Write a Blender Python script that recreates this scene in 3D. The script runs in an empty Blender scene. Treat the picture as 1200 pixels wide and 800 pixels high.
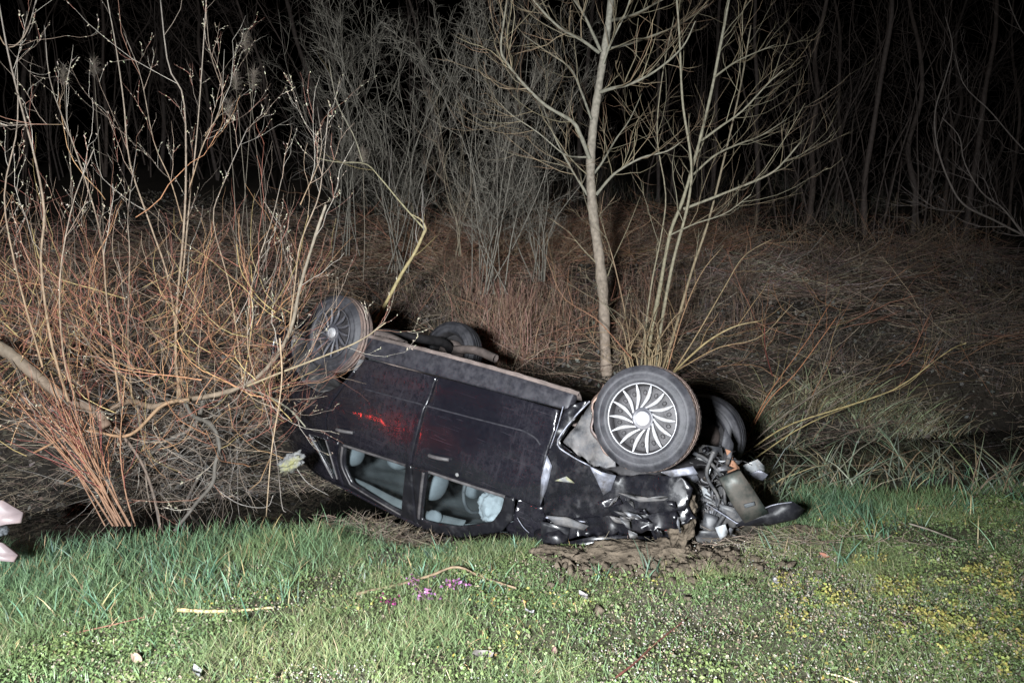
import bpy, bmesh, math, random
import numpy as np
from mathutils import Vector, Matrix, noise as mnoise
from mathutils.geometry import delaunay_2d_cdt

SC = bpy.context.scene
COL = SC.collection
PI = math.pi

# ------------------------------------------------------------------ camera
PITCH = math.atan(115 / 873.0)
CAMZ = 1.6
cam_d = bpy.data.cameras.new('camera')
cam = bpy.data.objects.new('camera', cam_d)
COL.objects.link(cam)
cam.location = (0, 0, CAMZ)
cam.rotation_euler = (PI / 2 - PITCH, 0, 0)
cam_d.sensor_width = 36.0
cam_d.lens = 873.0 / 1200.0 * 36.0
cam_d.clip_start = 0.05
cam_d.clip_end = 500
SC.camera = cam

# ------------------------------------------------------------------ night sky
world = bpy.data.worlds.new("World")
SC.world = world
world.use_nodes = True
wn = world.node_tree
wn.nodes.clear()
sky = wn.nodes.new('ShaderNodeTexSky')
sky.sky_type = 'NISHITA'
sky.sun_disc = False
sky.sun_elevation = math.radians(-6)
sky.sun_rotation = math.radians(160)
bg = wn.nodes.new('ShaderNodeBackground')
bg.inputs['Strength'].default_value = 0.10
wo = wn.nodes.new('ShaderNodeOutputWorld')
wn.links.new(sky.outputs[0], bg.inputs[0])
wn.links.new(bg.outputs[0], wo.inputs[0])

SC.view_settings.view_transform = 'Standard'
SC.view_settings.look = 'None'
SC.view_settings.exposure = 0.0
SC.view_settings.gamma = 1.0


def spot(name, loc, target, energy, color, deg, blend, radius):
    d = bpy.data.lights.new(name, 'SPOT')
    d.energy = energy
    d.color = color
    d.spot_size = math.radians(deg)
    d.spot_blend = blend
    d.shadow_soft_size = radius
    o = bpy.data.objects.new(name, d)
    COL.objects.link(o)
    o.location = loc
    o.rotation_euler = (Vector(target) - Vector(loc)).to_track_quat('-Z', 'Y').to_euler()
    return o


# the rescue vehicle's white work lamp on the road beside the photographer, and its red tail lamp
spot('work_lamp', (-0.95, -1.1, 1.85), (-0.90, 6.0, 0.40), 6200, (0.93, 0.97, 1.0), 98, 0.9, 0.24)
spot('tail_lamp', (-7.0, 4.0, 0.12), (-0.6, 6.0, 0.45), 48, (1.0, 0.05, 0.03), 60, 0.6, 0.08)

# ------------------------------------------------------------------ small numeric helpers
RX = np.array([[1, 0, 0], [0, -math.sin(PITCH), math.cos(PITCH)], [0, -math.cos(PITCH), -math.sin(PITCH)]])


def ray(px, py):
    return RX @ np.array([(px - 600) / 873.0, (py - 400) / 873.0, 1.0])


def at(px, py, Y):
    r = ray(px, py)
    return np.array([0, 0, CAMZ]) + r * (Y / r[1])


def rng_(s):
    return np.random.default_rng(s)


def hash2(ix, iy, s):
    n = (ix.astype(np.int64) * 374761393 + iy.astype(np.int64) * 668265263 + s * 1442695041) & 0x7fffffff
    n = ((n ^ (n >> 13)) * 1274126177) & 0x7fffffff
    return ((n ^ (n >> 16)) & 0xffff) / 65535.0


def vnoise(x, y, s=0):
    x = np.asarray(x, float); y = np.asarray(y, float)
    ix = np.floor(x); iy = np.floor(y)
    fx = x - ix; fy = y - iy
    fx = fx * fx * (3 - 2 * fx); fy = fy * fy * (3 - 2 * fy)
    a = hash2(ix, iy, s); b = hash2(ix + 1, iy, s); c = hash2(ix, iy + 1, s); d = hash2(ix + 1, iy + 1, s)
    return (a * (1 - fx) + b * fx) * (1 - fy) + (c * (1 - fx) + d * fx) * fy


def fbm(x, y, s=0, o=4):
    t = 0; a = 0.5
    for k in range(o):
        t = t + a * vnoise(x * 2 ** k, y * 2 ** k, s + k); a *= 0.5
    return t


def sstep(a, b, x):
    t = np.clip((x - a) / (b - a), 0, 1)
    return t * t * (3 - 2 * t)


DP = [-60, -6.55, -4.0, -2.6, -1.0, -0.55, -0.25, 0.25, 0.75, 1.4, 2.4, 5.5, 9, 14, 30, 400]
DZ = [0.02, 0.0, -0.07, -0.20, -0.43, -0.80, -1.06, -1.08, -0.60, -0.02, 0.42, 1.35, 2.15, 3.3, 6.0, 8.0]


def ditch(x, y):
    return y - (6.5 + 0.26 * np.clip(x, -9, 12))


def under_car(x, y):
    dx = x + 0.73; dy = y - 5.12
    return 0.527 * dx + 0.85 * dy, 0.85 * dx - 0.527 * dy


def height(x, y):
    x = np.asarray(x, float); y = np.asarray(y, float)
    d = ditch(x, y) + 0.25 * (fbm(x * 0.9, y * 0.9, 5) - 0.5)
    z = np.interp(d, DP, DZ)
    dist, along = under_car(x, y)
    calm = 1 - sstep(-.5, -.15, dist) * sstep(-1.7, -1.1, along) * (1 - sstep(1.25, 1.8, along))
    near = sstep(-30, -2, y)
    far = sstep(0.3, 2.0, d)
    z = z + (fbm(x * 1.4, y * 1.4, 11) - 0.47) * (0.05 + 0.22 * far) + (fbm(x * 6, y * 6, 17) - 0.47) * 0.035 * near * calm
    z = z + .055 * np.exp(-(((x - .85) / .55) ** 2 + ((y - 4.05) / .2) ** 2)) * (.6 + .9 * fbm(x * 9, y * 9, 23))
    z = z - .38 * np.exp(-((d - .1) / .75) ** 2) * sstep(1.9, 3.0, x)
    # hollow pressed by the car's roof
    dist, along = under_car(x, y)
    w = sstep(-0.22, 0.14, dist) * (1 - sstep(1.6, 2.2, dist)) * sstep(-1.7, -1.1, along) * (1 - sstep(1.25, 1.8, along))
    z = z + w * np.minimum(0, (-0.47 - 0.52 * dist) - z)
    z = z - 0.12 * np.exp(-(((x + 0.25) / 1.0) ** 2 + ((y - 4.95) / 0.45) ** 2) ** 2)
    return z


def h1(x, y):
    return float(height(np.array([x]), np.array([y]))[0])


def hit(px, py):
    r = ray(px, py)
    s = np.linspace(1.2, 40, 6000)
    P = np.array([0, 0, CAMZ])[None] + r[None] * s[:, None]
    below = P[:, 2] < height(P[:, 0], P[:, 1])
    k = int(np.argmax(below)) if below.any() else len(s) - 1
    return P[k]


# ------------------------------------------------------------------ materials
def mat(name, color=(0.1, 0.1, 0.1), rough=0.7, metal=0.0, attr=False, var=0.35, scale=12.0, bump=0.0, bscale=60.0,
        spec=0.5, coat=0.0, sss=0.0, dust=None, dust_amt=(0.45, 0.7), dscale=5.0, trans=0.0):
    m = bpy.data.materials.new(name)
    m.use_nodes = True
    nt = m.node_tree
    b = nt.nodes['Principled BSDF']
    b.inputs['Roughness'].default_value = rough
    b.inputs['Metallic'].default_value = metal
    b.inputs['Specular IOR Level'].default_value = spec
    if coat:
        b.inputs['Coat Weight'].default_value = coat
        b.inputs['Coat Roughness'].default_value = 0.06
    L = nt.links
    tc = nt.nodes.new('ShaderNodeTexCoord')
    if attr:
        a = nt.nodes.new('ShaderNodeAttribute'); a.attribute_name = 'Col'
        src = a.outputs['Color']
    else:
        c = nt.nodes.new('ShaderNodeRGB'); c.outputs[0].default_value = (*color, 1)
        src = c.outputs[0]
    if var > 0:
        n = nt.nodes.new('ShaderNodeTexNoise'); n.inputs['Scale'].default_value = scale
        n.inputs['Detail'].default_value = 5
        L.new(tc.outputs['Object'], n.inputs['Vector'])
        mr = nt.nodes.new('ShaderNodeMapRange')
        mr.inputs[1].default_value = 0.3; mr.inputs[2].default_value = 0.7
        mr.inputs[3].default_value = 1 - var; mr.inputs[4].default_value = 1 + var
        L.new(n.outputs['Fac'], mr.inputs[0])
        mx = nt.nodes.new('ShaderNodeMix'); mx.data_type = 'RGBA'; mx.blend_type = 'MULTIPLY'
        mx.inputs[0].default_value = 1.0
        L.new(src, mx.inputs[6]); L.new(mr.outputs[0], mx.inputs[7])
        src = mx.outputs[2]
    if dust:
        n2 = nt.nodes.new('ShaderNodeTexNoise'); n2.inputs['Scale'].default_value = dscale
        n2.inputs['Detail'].default_value = 9; n2.inputs['Roughness'].default_value = 0.68
        L.new(tc.outputs['Object'], n2.inputs['Vector'])
        mr2 = nt.nodes.new('ShaderNodeMapRange')
        mr2.inputs[1].default_value = dust_amt[0]; mr2.inputs[2].default_value = dust_amt[1]
        L.new(n2.outputs['Fac'], mr2.inputs[0])
        mx2 = nt.nodes.new('ShaderNodeMix'); mx2.data_type = 'RGBA'
        L.new(mr2.outputs[0], mx2.inputs[0]); L.new(src, mx2.inputs[6])
        mx2.inputs[7].default_value = (*dust, 1)
        src = mx2.outputs[2]
        mr3 = nt.nodes.new('ShaderNodeMapRange')
        mr3.inputs[3].default_value = rough; mr3.inputs[4].default_value = 0.75
        L.new(mr2.outputs[0], mr3.inputs[0]); L.new(mr3.outputs[0], b.inputs['Roughness'])
        if coat:
            mr4 = nt.nodes.new('ShaderNodeMapRange')
            mr4.inputs[3].default_value = coat; mr4.inputs[4].default_value = 0.0
            L.new(mr2.outputs[0], mr4.inputs[0]); L.new(mr4.outputs[0], b.inputs['Coat Weight'])
    L.new(src, b.inputs['Base Color'])
    if bump > 0:
        nb = nt.nodes.new('ShaderNodeTexNoise'); nb.inputs['Scale'].default_value = bscale
        nb.inputs['Detail'].default_value = 6
        L.new(tc.outputs['Object'], nb.inputs['Vector'])
        bp = nt.nodes.new('ShaderNodeBump'); bp.inputs['Strength'].default_value = bump
        bp.inputs['Distance'].default_value = 0.03 if name == 'dug_up_soil' else 0.01
        L.new(nb.outputs['Fac'], bp.inputs['Height']); L.new(bp.outputs[0], b.inputs['Normal'])
    if trans:
        tr = nt.nodes.new('ShaderNodeBsdfTranslucent'); L.new(src, tr.inputs[0])
        ms = nt.nodes.new('ShaderNodeMixShader'); ms.inputs[0].default_value = trans
        out = nt.nodes['Material Output']
        L.new(b.outputs[0], ms.inputs[1]); L.new(tr.outputs[0], ms.inputs[2]); L.new(ms.outputs[0], out.inputs[0])
    return m


def glass_mat():
    m = bpy.data.materials.new('window_glass'); m.use_nodes = True
    nt = m.node_tree; nt.nodes.clear(); L = nt.links
    t = nt.nodes.new('ShaderNodeBsdfTransparent'); t.inputs[0].default_value = (0.86, 0.91, 0.92, 1)
    g = nt.nodes.new('ShaderNodeBsdfGlossy'); g.inputs['Roughness'].default_value = 0.03
    d = nt.nodes.new('ShaderNodeBsdfDiffuse'); d.inputs[0].default_value = (0.30, 0.34, 0.36, 1)
    lw = nt.nodes.new('ShaderNodeLayerWeight'); lw.inputs[0].default_value = .5
    pw = nt.nodes.new('ShaderNodeMath'); pw.operation = 'POWER'; pw.inputs[1].default_value = 4.5; L.new(lw.outputs['Facing'], pw.inputs[0])
    f = nt.nodes.new('ShaderNodeMath'); f.operation = 'MULTIPLY_ADD'; f.inputs[1].default_value = .9; f.inputs[2].default_value = .045; L.new(pw.outputs[0], f.inputs[0])
    m1 = nt.nodes.new('ShaderNodeMixShader'); m2 = nt.nodes.new('ShaderNodeMixShader')
    n = nt.nodes.new('ShaderNodeTexNoise'); n.inputs['Scale'].default_value = 7; n.inputs['Detail'].default_value = 6
    tc = nt.nodes.new('ShaderNodeTexCoord'); L.new(tc.outputs['Object'], n.inputs['Vector'])
    mr = nt.nodes.new('ShaderNodeMapRange'); mr.inputs[1].default_value = 0.45; mr.inputs[2].default_value = 0.8
    mr.inputs[3].default_value = 0.005; mr.inputs[4].default_value = 0.04
    L.new(n.outputs['Fac'], mr.inputs[0])
    L.new(f.outputs[0], m1.inputs[0]); L.new(t.outputs[0], m1.inputs[1]); L.new(g.outputs[0], m1.inputs[2])
    L.new(mr.outputs[0], m2.inputs[0]); L.new(m1.outputs[0], m2.inputs[1]); L.new(d.outputs[0], m2.inputs[2])
    o = nt.nodes.new('ShaderNodeOutputMaterial'); L.new(m2.outputs[0], o.inputs[0])
    return m


M = {}
M['bark'] = mat('bark', attr=True, rough=0.75, var=0.3, scale=25, bump=0.35, bscale=90, spec=0.3)
M['twig'] = mat('twig_bark', attr=True, rough=0.6, var=0.2, scale=15, spec=0.4)
M['blade'] = mat('grass_blade', attr=True, rough=0.5, var=0.15, scale=6, spec=0.35, trans=0.18)
M['litter'] = mat('dry_litter', attr=True, rough=0.85, var=0.25, scale=20, spec=0.2)
M['soil'] = mat('mud', (0.085, 0.066, 0.048), 0.9, var=0.45, scale=14, bump=0.8, bscale=45, spec=0.2)


def paint_mat():
    """black lacquer with thin dust, dried run marks and scratches, and slightly dented sheet metal"""
    m = mat('black_paint', (0.0045, 0.0045, 0.007), 0.2, var=0.0, coat=1.0, spec=0.5)
    nt = m.node_tree; L = nt.links; b = nt.nodes['Principled BSDF']
    tc = nt.nodes.new('ShaderNodeTexCoord')

    def noise(scale, sc, detail=8, rough=.7, lo=.4, hi=.8, dist=0.0):
        mp = nt.nodes.new('ShaderNodeMapping'); mp.inputs['Scale'].default_value = sc
        n = nt.nodes.new('ShaderNodeTexNoise'); n.inputs['Scale'].default_value = scale; n.inputs['Detail'].default_value = detail
        n.inputs['Roughness'].default_value = rough; n.inputs['Distortion'].default_value = dist
        r = nt.nodes.new('ShaderNodeMapRange'); r.inputs[1].default_value = lo; r.inputs[2].default_value = hi
        L.new(tc.outputs['Object'], mp.inputs[0]); L.new(mp.outputs[0], n.inputs['Vector']); L.new(n.outputs['Fac'], r.inputs[0])
        return r.outputs[0], n.outputs['Fac']

    def math_(op, a, c):
        k = nt.nodes.new('ShaderNodeMath'); k.operation = op; k.use_clamp = True
        for q, v in enumerate((a, c)):
            if isinstance(v, float): k.inputs[q].default_value = v
            else: L.new(v, k.inputs[q])
        return k.outputs[0]
    film, _ = noise(26, (1, 1, 1), 10, .8, .35, .95)
    area, _ = noise(1.7, (1, 1, 1), 3, .5, .40, .66)
    runs, _ = noise(9, (5, 1, .5), 6, .65, .56, .74, .6)
    scr, _ = noise(14, (.25, 1, 9), 3, .5, .66, .70, .4)
    dust = math_('ADD', math_('MULTIPLY', film, math_('ADD', math_('MULTIPLY', area, .55), .18)), math_('MULTIPLY', runs, math_('MULTIPLY', area, .35)))
    dust = math_('ADD', dust, math_('MULTIPLY', scr, .30))
    mx = nt.nodes.new('ShaderNodeMix'); mx.data_type = 'RGBA'
    L.new(dust, mx.inputs[0]); mx.inputs[6].default_value = (0.0045, 0.0045, 0.007, 1); mx.inputs[7].default_value = (0.040, 0.036, 0.045, 1)
    L.new(mx.outputs[2], b.inputs['Base Color'])
    r = nt.nodes.new('ShaderNodeMapRange'); r.inputs[3].default_value = .2; r.inputs[4].default_value = .75
    L.new(dust, r.inputs[0]); L.new(r.outputs[0], b.inputs['Roughness'])
    c = nt.nodes.new('ShaderNodeMapRange'); c.inputs[3].default_value = .9; c.inputs[4].default_value = 0.0
    L.new(dust, c.inputs[0]); L.new(c.outputs[0], b.inputs['Coat Weight'])
    _, w = noise(5.5, (1, 1, 1), 2, .5)
    bp = nt.nodes.new('ShaderNodeBump'); bp.inputs['Strength'].default_value = .25; bp.inputs['Distance'].default_value = .013
    L.new(w, bp.inputs['Height']); L.new(bp.outputs[0], b.inputs['Normal']); L.new(bp.outputs[0], b.inputs['Coat Normal'])
    return m


M['paint'] = paint_mat()
M['crumpled'] = mat('crumpled_paint', (0.005, 0.005, 0.007), 0.27, var=0.3, scale=20, spec=0.5, bump=.12, bscale=20, dust=(0.017, 0.0155, 0.018), dust_amt=(0.46, 0.86), dscale=13)
M['paint_clean'] = mat('frame_black', (0.008, 0.008, 0.010), 0.32, var=0.3, spec=0.5, dust=(0.03, 0.03, 0.033), dust_amt=(0.5, 0.8), dscale=9)
M['sill'] = mat('sill_dirty', (0.010, 0.010, 0.014), 0.45, var=0.3, dust=(0.036, 0.034, 0.040), dust_amt=(0.36, 0.80), dscale=22)
M['under'] = mat('underbody_rust', (0.10, 0.078, 0.070), 0.85, var=0.5, scale=9, bump=0.6, bscale=40)
M['rubber'] = mat('tyre_rubber', (0.016, 0.016, 0.020), 0.62, var=0.3, scale=20, dust=(0.058, 0.056, 0.062), dust_amt=(0.42, 0.76), dscale=9, bump=0.2, bscale=80)
M['tread'] = mat('tyre_tread_muddy', (0.05, 0.045, 0.045), 0.8, var=0.3, scale=20, dust=(0.21, 0.145, 0.12), dust_amt=(0.30, 0.66), dscale=8, bump=0.5, bscale=80)
M['silver'] = mat('silver_plastic', (0.43, 0.43, 0.45), 0.38, metal=0.35, var=0.15, dust=(0.20, 0.18, 0.165), dust_amt=(0.44, 0.76), dscale=17)
M['darkcap'] = mat('dark_hubcap', (0.05, 0.05, 0.06), 0.4, var=0.25, dust=(0.13, 0.12, 0.12), dust_amt=(0.45, 0.75), dscale=14)
M['steel'] = mat('dark_steel', (0.03, 0.028, 0.030), 0.6, metal=0.3, var=0.4, scale=18, bump=0.2)
M['bare'] = mat('torn_metal', (0.24, 0.25, 0.30), 0.42, metal=0.5, var=0.5, scale=16, dust=(0.06, 0.055, 0.055), dust_amt=(0.40, 0.66), dscale=11)
M['plastic'] = mat('grey_plastic', (0.035, 0.036, 0.040), 0.5, var=0.4, scale=14, dust=(0.15, 0.14, 0.13), dust_amt=(0.45, 0.78), dscale=10)
M['liner'] = mat('wheel_arch_liner', (0.040, 0.041, 0.046), 0.6, var=0.5, scale=12, bump=.4, bscale=22, dust=(0.125, 0.115, 0.11), dust_amt=(0.38, 0.72), dscale=11)
M['greenbeam'] = mat('bumper_beam', (0.030, 0.042, 0.038), 0.40, metal=0.3, var=0.4, bump=.3, bscale=12, dust=(0.085, 0.066, 0.055), dust_amt=(0.42, 0.72), dscale=6)
M['fabric'] = mat('seat_fabric', (0.115, 0.13, 0.142), 0.85, var=0.12, scale=20)
M['airbag'] = mat('airbag_cloth', (0.235, 0.26, 0.278), 0.8, var=0.25, scale=12, bump=0.8, bscale=18)
M['lining'] = mat('headlining_cloth', (0.085, 0.095, 0.10), 0.9, var=0.2, scale=9)
M['cabin'] = mat('cabin_trim', (0.05, 0.055, 0.06), 0.7, var=0.3)
M['clearplastic'] = mat('headlamp_plastic', (0.24, 0.25, 0.26), 0.25, var=0.3, dust=(0.15, 0.12, 0.10), dust_amt=(0.5, 0.75), dscale=16)
M['clay'] = mat('orange_clay', (0.22, 0.11, 0.065), 0.85, var=0.4, scale=18, bump=0.5)
M['pinkpanel'] = mat('pale_pink_panel', (0.17, 0.135, 0.138), 0.45, var=0.2, dust=(0.25, 0.18, 0.16), dust_amt=(0.5, 0.75), dscale=9)
M['chip'] = mat('pale_chip', (0.12, 0.12, 0.12), 0.8, var=0.45, scale=22, dust=(0.17, 0.165, 0.07), dust_amt=(0.5, 0.62), dscale=7, bump=0.4)
M['red'] = mat('red_lens', (0.35, 0.03, 0.02), 0.3, var=0.1)
M['glass'] = glass_mat()


# ------------------------------------------------------------------ object helpers
def mk(name, V, quads=None, tris=None, m=None, parent=None, col=None, smooth=True, flat_off=None):
    V = np.asarray(V, np.float32)
    me = bpy.data.meshes.new(name)
    loops = []; starts = []; n = 0
    if quads is not None and len(quads):
        q = np.asarray(quads, np.int32); loops.append(q.ravel()); starts.append(np.arange(len(q)) * 4); n += q.size
    if tris is not None and len(tris):
        t = np.asarray(tris, np.int32); loops.append(t.ravel()); starts.append(n + np.arange(len(t)) * 3); n += t.size
    loops = np.concatenate(loops).astype(np.int32); starts = np.concatenate(starts).astype(np.int32)
    me.vertices.add(len(V)); me.vertices.foreach_set('co', V.ravel())
    me.loops.add(len(loops)); me.loops.foreach_set('vertex_index', loops)
    me.polygons.add(len(starts)); me.polygons.foreach_set('loop_start', starts)
    me.update(calc_edges=True)
    me.validate()
    if smooth:
        me.polygons.foreach_set('use_smooth', np.ones(len(me.polygons), bool))
    if col is not None:
        a = me.color_attributes.new('Col', 'FLOAT_COLOR', 'POINT')
        c = np.ones((len(V), 4), np.float32); c[:, :3] = col
        a.data.foreach_set('color', c.ravel())
    if m: me.materials.append(m)
    o = bpy.data.objects.new(name, me)
    COL.objects.link(o)
    if parent is not None: o.parent = parent
    return o


def thing(name, label, cat, loc=(0, 0, 0), group=None):
    o = bpy.data.objects.new(name, None)
    o.empty_display_size = 0.1
    COL.objects.link(o)
    o.location = [float(v) for v in loc]
    tag(o, label, cat, group)
    return o


def tag(o, label=None, cat=None, group=None, kind=None):
    if label: o['label'] = label
    if cat: o['category'] = cat
    if group: o['group'] = group
    if kind: o['kind'] = kind
    return o


class Acc:
    """collects verts / quads / tris of one mesh"""
    def __init__(s): s.V = []; s.Q = []; s.T = []; s.C = []; s.n = 0
    def add(s, V, Q=None, T=None, C=None):
        V = np.asarray(V, float).reshape(-1, 3)
        if Q is not None and len(Q): s.Q.append(np.asarray(Q, int).reshape(-1, 4) + s.n)
        if T is not None and len(T): s.T.append(np.asarray(T, int).reshape(-1, 3) + s.n)
        if C is not None:
            C = np.asarray(C, float)
            s.C.append(np.broadcast_to(C, V.shape) if C.ndim == 1 else C)
        s.V.append(V); s.n += len(V)
    def build(s, name, m, parent=None, smooth=True, base=None):
        V = np.concatenate(s.V)
        if base is not None: V = V - np.asarray(base)
        return mk(name, V, np.concatenate(s.Q) if s.Q else None, np.concatenate(s.T) if s.T else None, m, parent,
                  np.concatenate(s.C) if s.C else None, smooth)


def norm(v):
    return v / (np.linalg.norm(v, axis=-1, keepdims=True) + 1e-12)


def tubes(P, R, sides=3):
    """P (N,K,3), R (N,K) -> V, quads, tris(tip)"""
    N, K, _ = P.shape
    T = np.gradient(P, axis=1); T = norm(T)
    ref = norm(P[:, -1] - P[:, 0])
    aux = np.where(np.abs(ref[:, 2:3]) < 0.9, np.array([[0, 0, 1.0]]), np.array([[1.0, 0, 0]]))
    U = norm(np.cross(ref, aux))[:, None, :]
    U = norm(U - T * (U * T).sum(-1, keepdims=True))
    W = np.cross(T, U)
    a = np.arange(sides) / sides * 2 * PI
    V = P[:, :, None, :] + R[:, :, None, None] * (np.cos(a)[None, None, :, None] * U[:, :, None, :] + np.sin(a)[None, None, :, None] * W[:, :, None, :])
    idx = np.arange(N * K * sides).reshape(N, K, sides)
    nx = np.roll(idx, -1, axis=2)
    Q = np.stack([idx[:, :-1], nx[:, :-1], nx[:, 1:], idx[:, 1:]], -1).reshape(-1, 4)
    T_ = None
    if sides == 3:
        T_ = idx[:, -1]
    elif sides > 3:
        T_ = np.concatenate([np.stack([idx[:, -1, 0], idx[:, -1, k], idx[:, -1, k + 1]], -1) for k in range(1, sides - 1)])
    return V.reshape(-1, 3), Q, T_


def catmull(P, n):
    P = np.asarray(P, float)
    Q = np.concatenate([[2 * P[0] - P[1]], P, [2 * P[-1] - P[-2]]])
    u = np.linspace(0, len(P) - 1 - 1e-9, n); k = u.astype(int); t = (u - k)[:, None]
    a, b, c, d = Q[k], Q[k + 1], Q[k + 2], Q[k + 3]
    return 0.5 * (2 * b + (c - a) * t + (2 * a - 5 * b + 4 * c - d) * t ** 2 + (3 * b - a - 3 * c + d) * t ** 3)


def add_tube(acc, pts, r0, r1, n=12, sides=7, col=None, col1=None, knob=0.0, rg=None):
    P = catmull(pts, n)[None]
    R = np.linspace(r0, r1, n)[None]
    if knob and rg is not None: R = R * (1 + knob * rg.standard_normal(R.shape))
    V, Q, T = tubes(P, R, sides)
    C = None
    if col is not None:
        c0 = np.asarray(col, float); c1 = np.asarray(col1 if col1 is not None else col, float)
        t = np.repeat(np.linspace(0, 1, n), sides)[:, None]
        C = c0 * (1 - t) + c1 * t
    acc.add(V, Q, T, C)
    return P[0]


def shoots(rg, B, D, L, r0, K=6, wob=0.18, up=0.1, tip=0.35):
    N = len(B)
    P = np.zeros((N, K, 3)); P[:, 0] = B
    d = norm(D)
    st = (L / (K - 1))[:, None]
    for k in range(1, K):
        P[:, k] = P[:, k - 1] + d * st
        d = norm(d + wob * rg.standard_normal((N, 3)) + np.array([0, 0, up]))
    R = r0[:, None] * np.linspace(1, tip, K)[None]
    return P, R


def children(rg, P, R, per, tmin=0.2, tmax=1.0, ang=(0.4, 0.9), Lr=(0.2, 0.5), rmul=0.6, rmin=0.0008, absL=None):
    N, K, _ = P.shape
    idx = np.repeat(np.arange(N), per); n = len(idx)
    t = (tmin + (tmax - tmin) * rg.random(n)) * (K - 1 - 1e-6)
    k = t.astype(int); f = (t - k)[:, None]
    B = P[idx, k] * (1 - f) + P[idx, k + 1] * f
    T = norm(P[idx, k + 1] - P[idx, k])
    rr = R[idx, k] * rmul
    x = norm(np.cross(T, rg.standard_normal((n, 3))))
    a = ang[0] + (ang[1] - ang[0]) * rg.random(n)
    D = T * np.cos(a)[:, None] + x * np.sin(a)[:, None]
    plen = np.linalg.norm(np.diff(P, axis=1), axis=2).sum(1)[idx]
    if absL is not None: L = absL[0] + (absL[1] - absL[0]) * rg.random(n)
    else: L = plen * (Lr[0] + (Lr[1] - Lr[0]) * rg.random(n)) * (1.15 - 0.6 * t / (K - 1))
    return B, D, L, np.maximum(rr, rmin)


def cvar(rg, n, c, dv=0.2, dh=0.05):
    c = np.asarray(c, float)
    return np.clip(c[None] * (1 + dv * rg.standard_normal((n, 1))) * (1 + dh * rg.standard_normal((n, 3))), 0.003, 0.9)


def blades(rg, B, L, W, lean, droop, col, az=None, tipcol=None):
    N = len(B)
    if az is None: az = rg.random(N) * 2 * PI
    H = np.stack([np.cos(az), np.sin(az), 0 * az], 1)
    wa = az + PI / 2 + 0.9 * rg.standard_normal(N)
    S = np.stack([np.cos(wa), np.sin(wa), 0 * wa], 1)
    s = np.array([0, 0.35, 0.7, 1.0])
    hor = lean[:, None] * s + droop[:, None] * s ** 2
    ver = s[None] * (1 - 0.25 * lean[:, None] ** 2) - 0.55 * droop[:, None] ** 1.5 * s[None] ** 2.5
    C = B[:, None, :] + L[:, None, None] * (hor[:, :, None] * H[:, None, :] + ver[:, :, None] * np.array([0, 0, 1.0]))
    w = np.array([0.8, 1.0, 0.7])[None] * W[:, None] * 0.5
    l = C[:, :3] - S[:, None, :] * w[:, :, None]; r = C[:, :3] + S[:, None, :] * w[:, :, None]
    V = np.concatenate([np.stack([l, r], 2).reshape(N, 6, 3), C[:, 3:4]], 1)
    i = (np.arange(N) * 7)[:, None]
    Q = np.concatenate([i + np.array([[0, 1, 3, 2]]), i + np.array([[2, 3, 5, 4]])])
    T = i + np.array([[4, 5, 6]])
    c = np.repeat(col[:, None, :], 7, 1)
    if tipcol is not None: c[:, 6] = tipcol; c[:, 4:6] = 0.5 * (col + tipcol)[:, None]
    return V.reshape(-1, 3), Q, T, c.reshape(-1, 3)


def leafquads(rg, B, S, col, tilt=0.5):
    """small folded diamond leaves"""
    N = len(B)
    n = norm(np.array([0, 0, 1.0]) + tilt * rg.standard_normal((N, 3)))
    u = norm(np.cross(n, rg.standard_normal((N, 3)))); v = np.cross(n, u)
    S = S[:, None]
    V = np.stack([B - u * S, B + v * S * 0.7 + n * S * 0.25, B + u * S, B - v * S * 0.7 + n * S * 0.25], 1)
    i = (np.arange(N) * 4)[:, None]
    return V.reshape(-1, 3), i + np.array([[0, 1, 2, 3]]), np.repeat(col, 4, 0)


# ------------------------------------------------------------------ ground, water
def axis(lo, hi, fine_lo, fine_hi, fs):
    a = list(np.arange(fine_lo, fine_hi, fs))
    s = fs; x = fine_hi
    while x < hi: a.append(x); s *= 1.18; x += s
    a.append(hi)
    s = fs; x = fine_lo
    while x > lo: x -= s; s *= 1.18; a.insert(0, max(x, lo))
    return np.unique(np.array(a))


gx = axis(-160, 160, -5.5, 6.5, 0.055); gy = axis(-60, 220, 2.0, 11.0, 0.055)
GX, GY = np.meshgrid(gx, gy)
GZ = height(GX, GY)
nx_, ny_ = len(gx), len(gy)
gi = np.arange(nx_ * ny_).reshape(ny_, nx_)
gq = np.stack([gi[:-1, :-1], gi[:-1, 1:], gi[1:, 1:], gi[1:, :-1]], -1).reshape(-1, 4)
dd = ditch(GX, GY)
gn = fbm(GX * 3, GY * 3, 31)[..., None]
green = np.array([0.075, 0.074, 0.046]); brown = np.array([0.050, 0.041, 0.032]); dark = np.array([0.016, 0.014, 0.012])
w1 = sstep(-1.3, -0.8, dd)[..., None]
gc = green * (1 - w1) + brown * w1
gc = gc * (0.55 + 0.9 * gn)
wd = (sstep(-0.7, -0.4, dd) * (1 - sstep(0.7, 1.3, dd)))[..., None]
left_shade = (sstep(-1.05, -0.75, dd) * (1 - sstep(0.9, 1.5, dd)) * (1 - sstep(-.6, .2, GX)))[..., None]  # hollow left of the car: its shade painted into the soil colour
wd = np.maximum(wd, left_shade)
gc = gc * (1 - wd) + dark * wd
mudw = (np.exp(-(((GX - .85) / .75) ** 2 + ((GY - 4.04) / .24) ** 2) ** 2))[..., None]
gc = gc * (1 - mudw) + np.array([.075, .060, .045]) * mudw
bare = (1 - mudw) * sstep(0.46, 0.58, fbm(GX * 1.1, GY * 1.1, 77))[..., None] * (1 - w1)
gc = gc * (1 - 0.6 * bare) + np.array([0.16, 0.14, 0.12]) * 0.6 * bare
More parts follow.
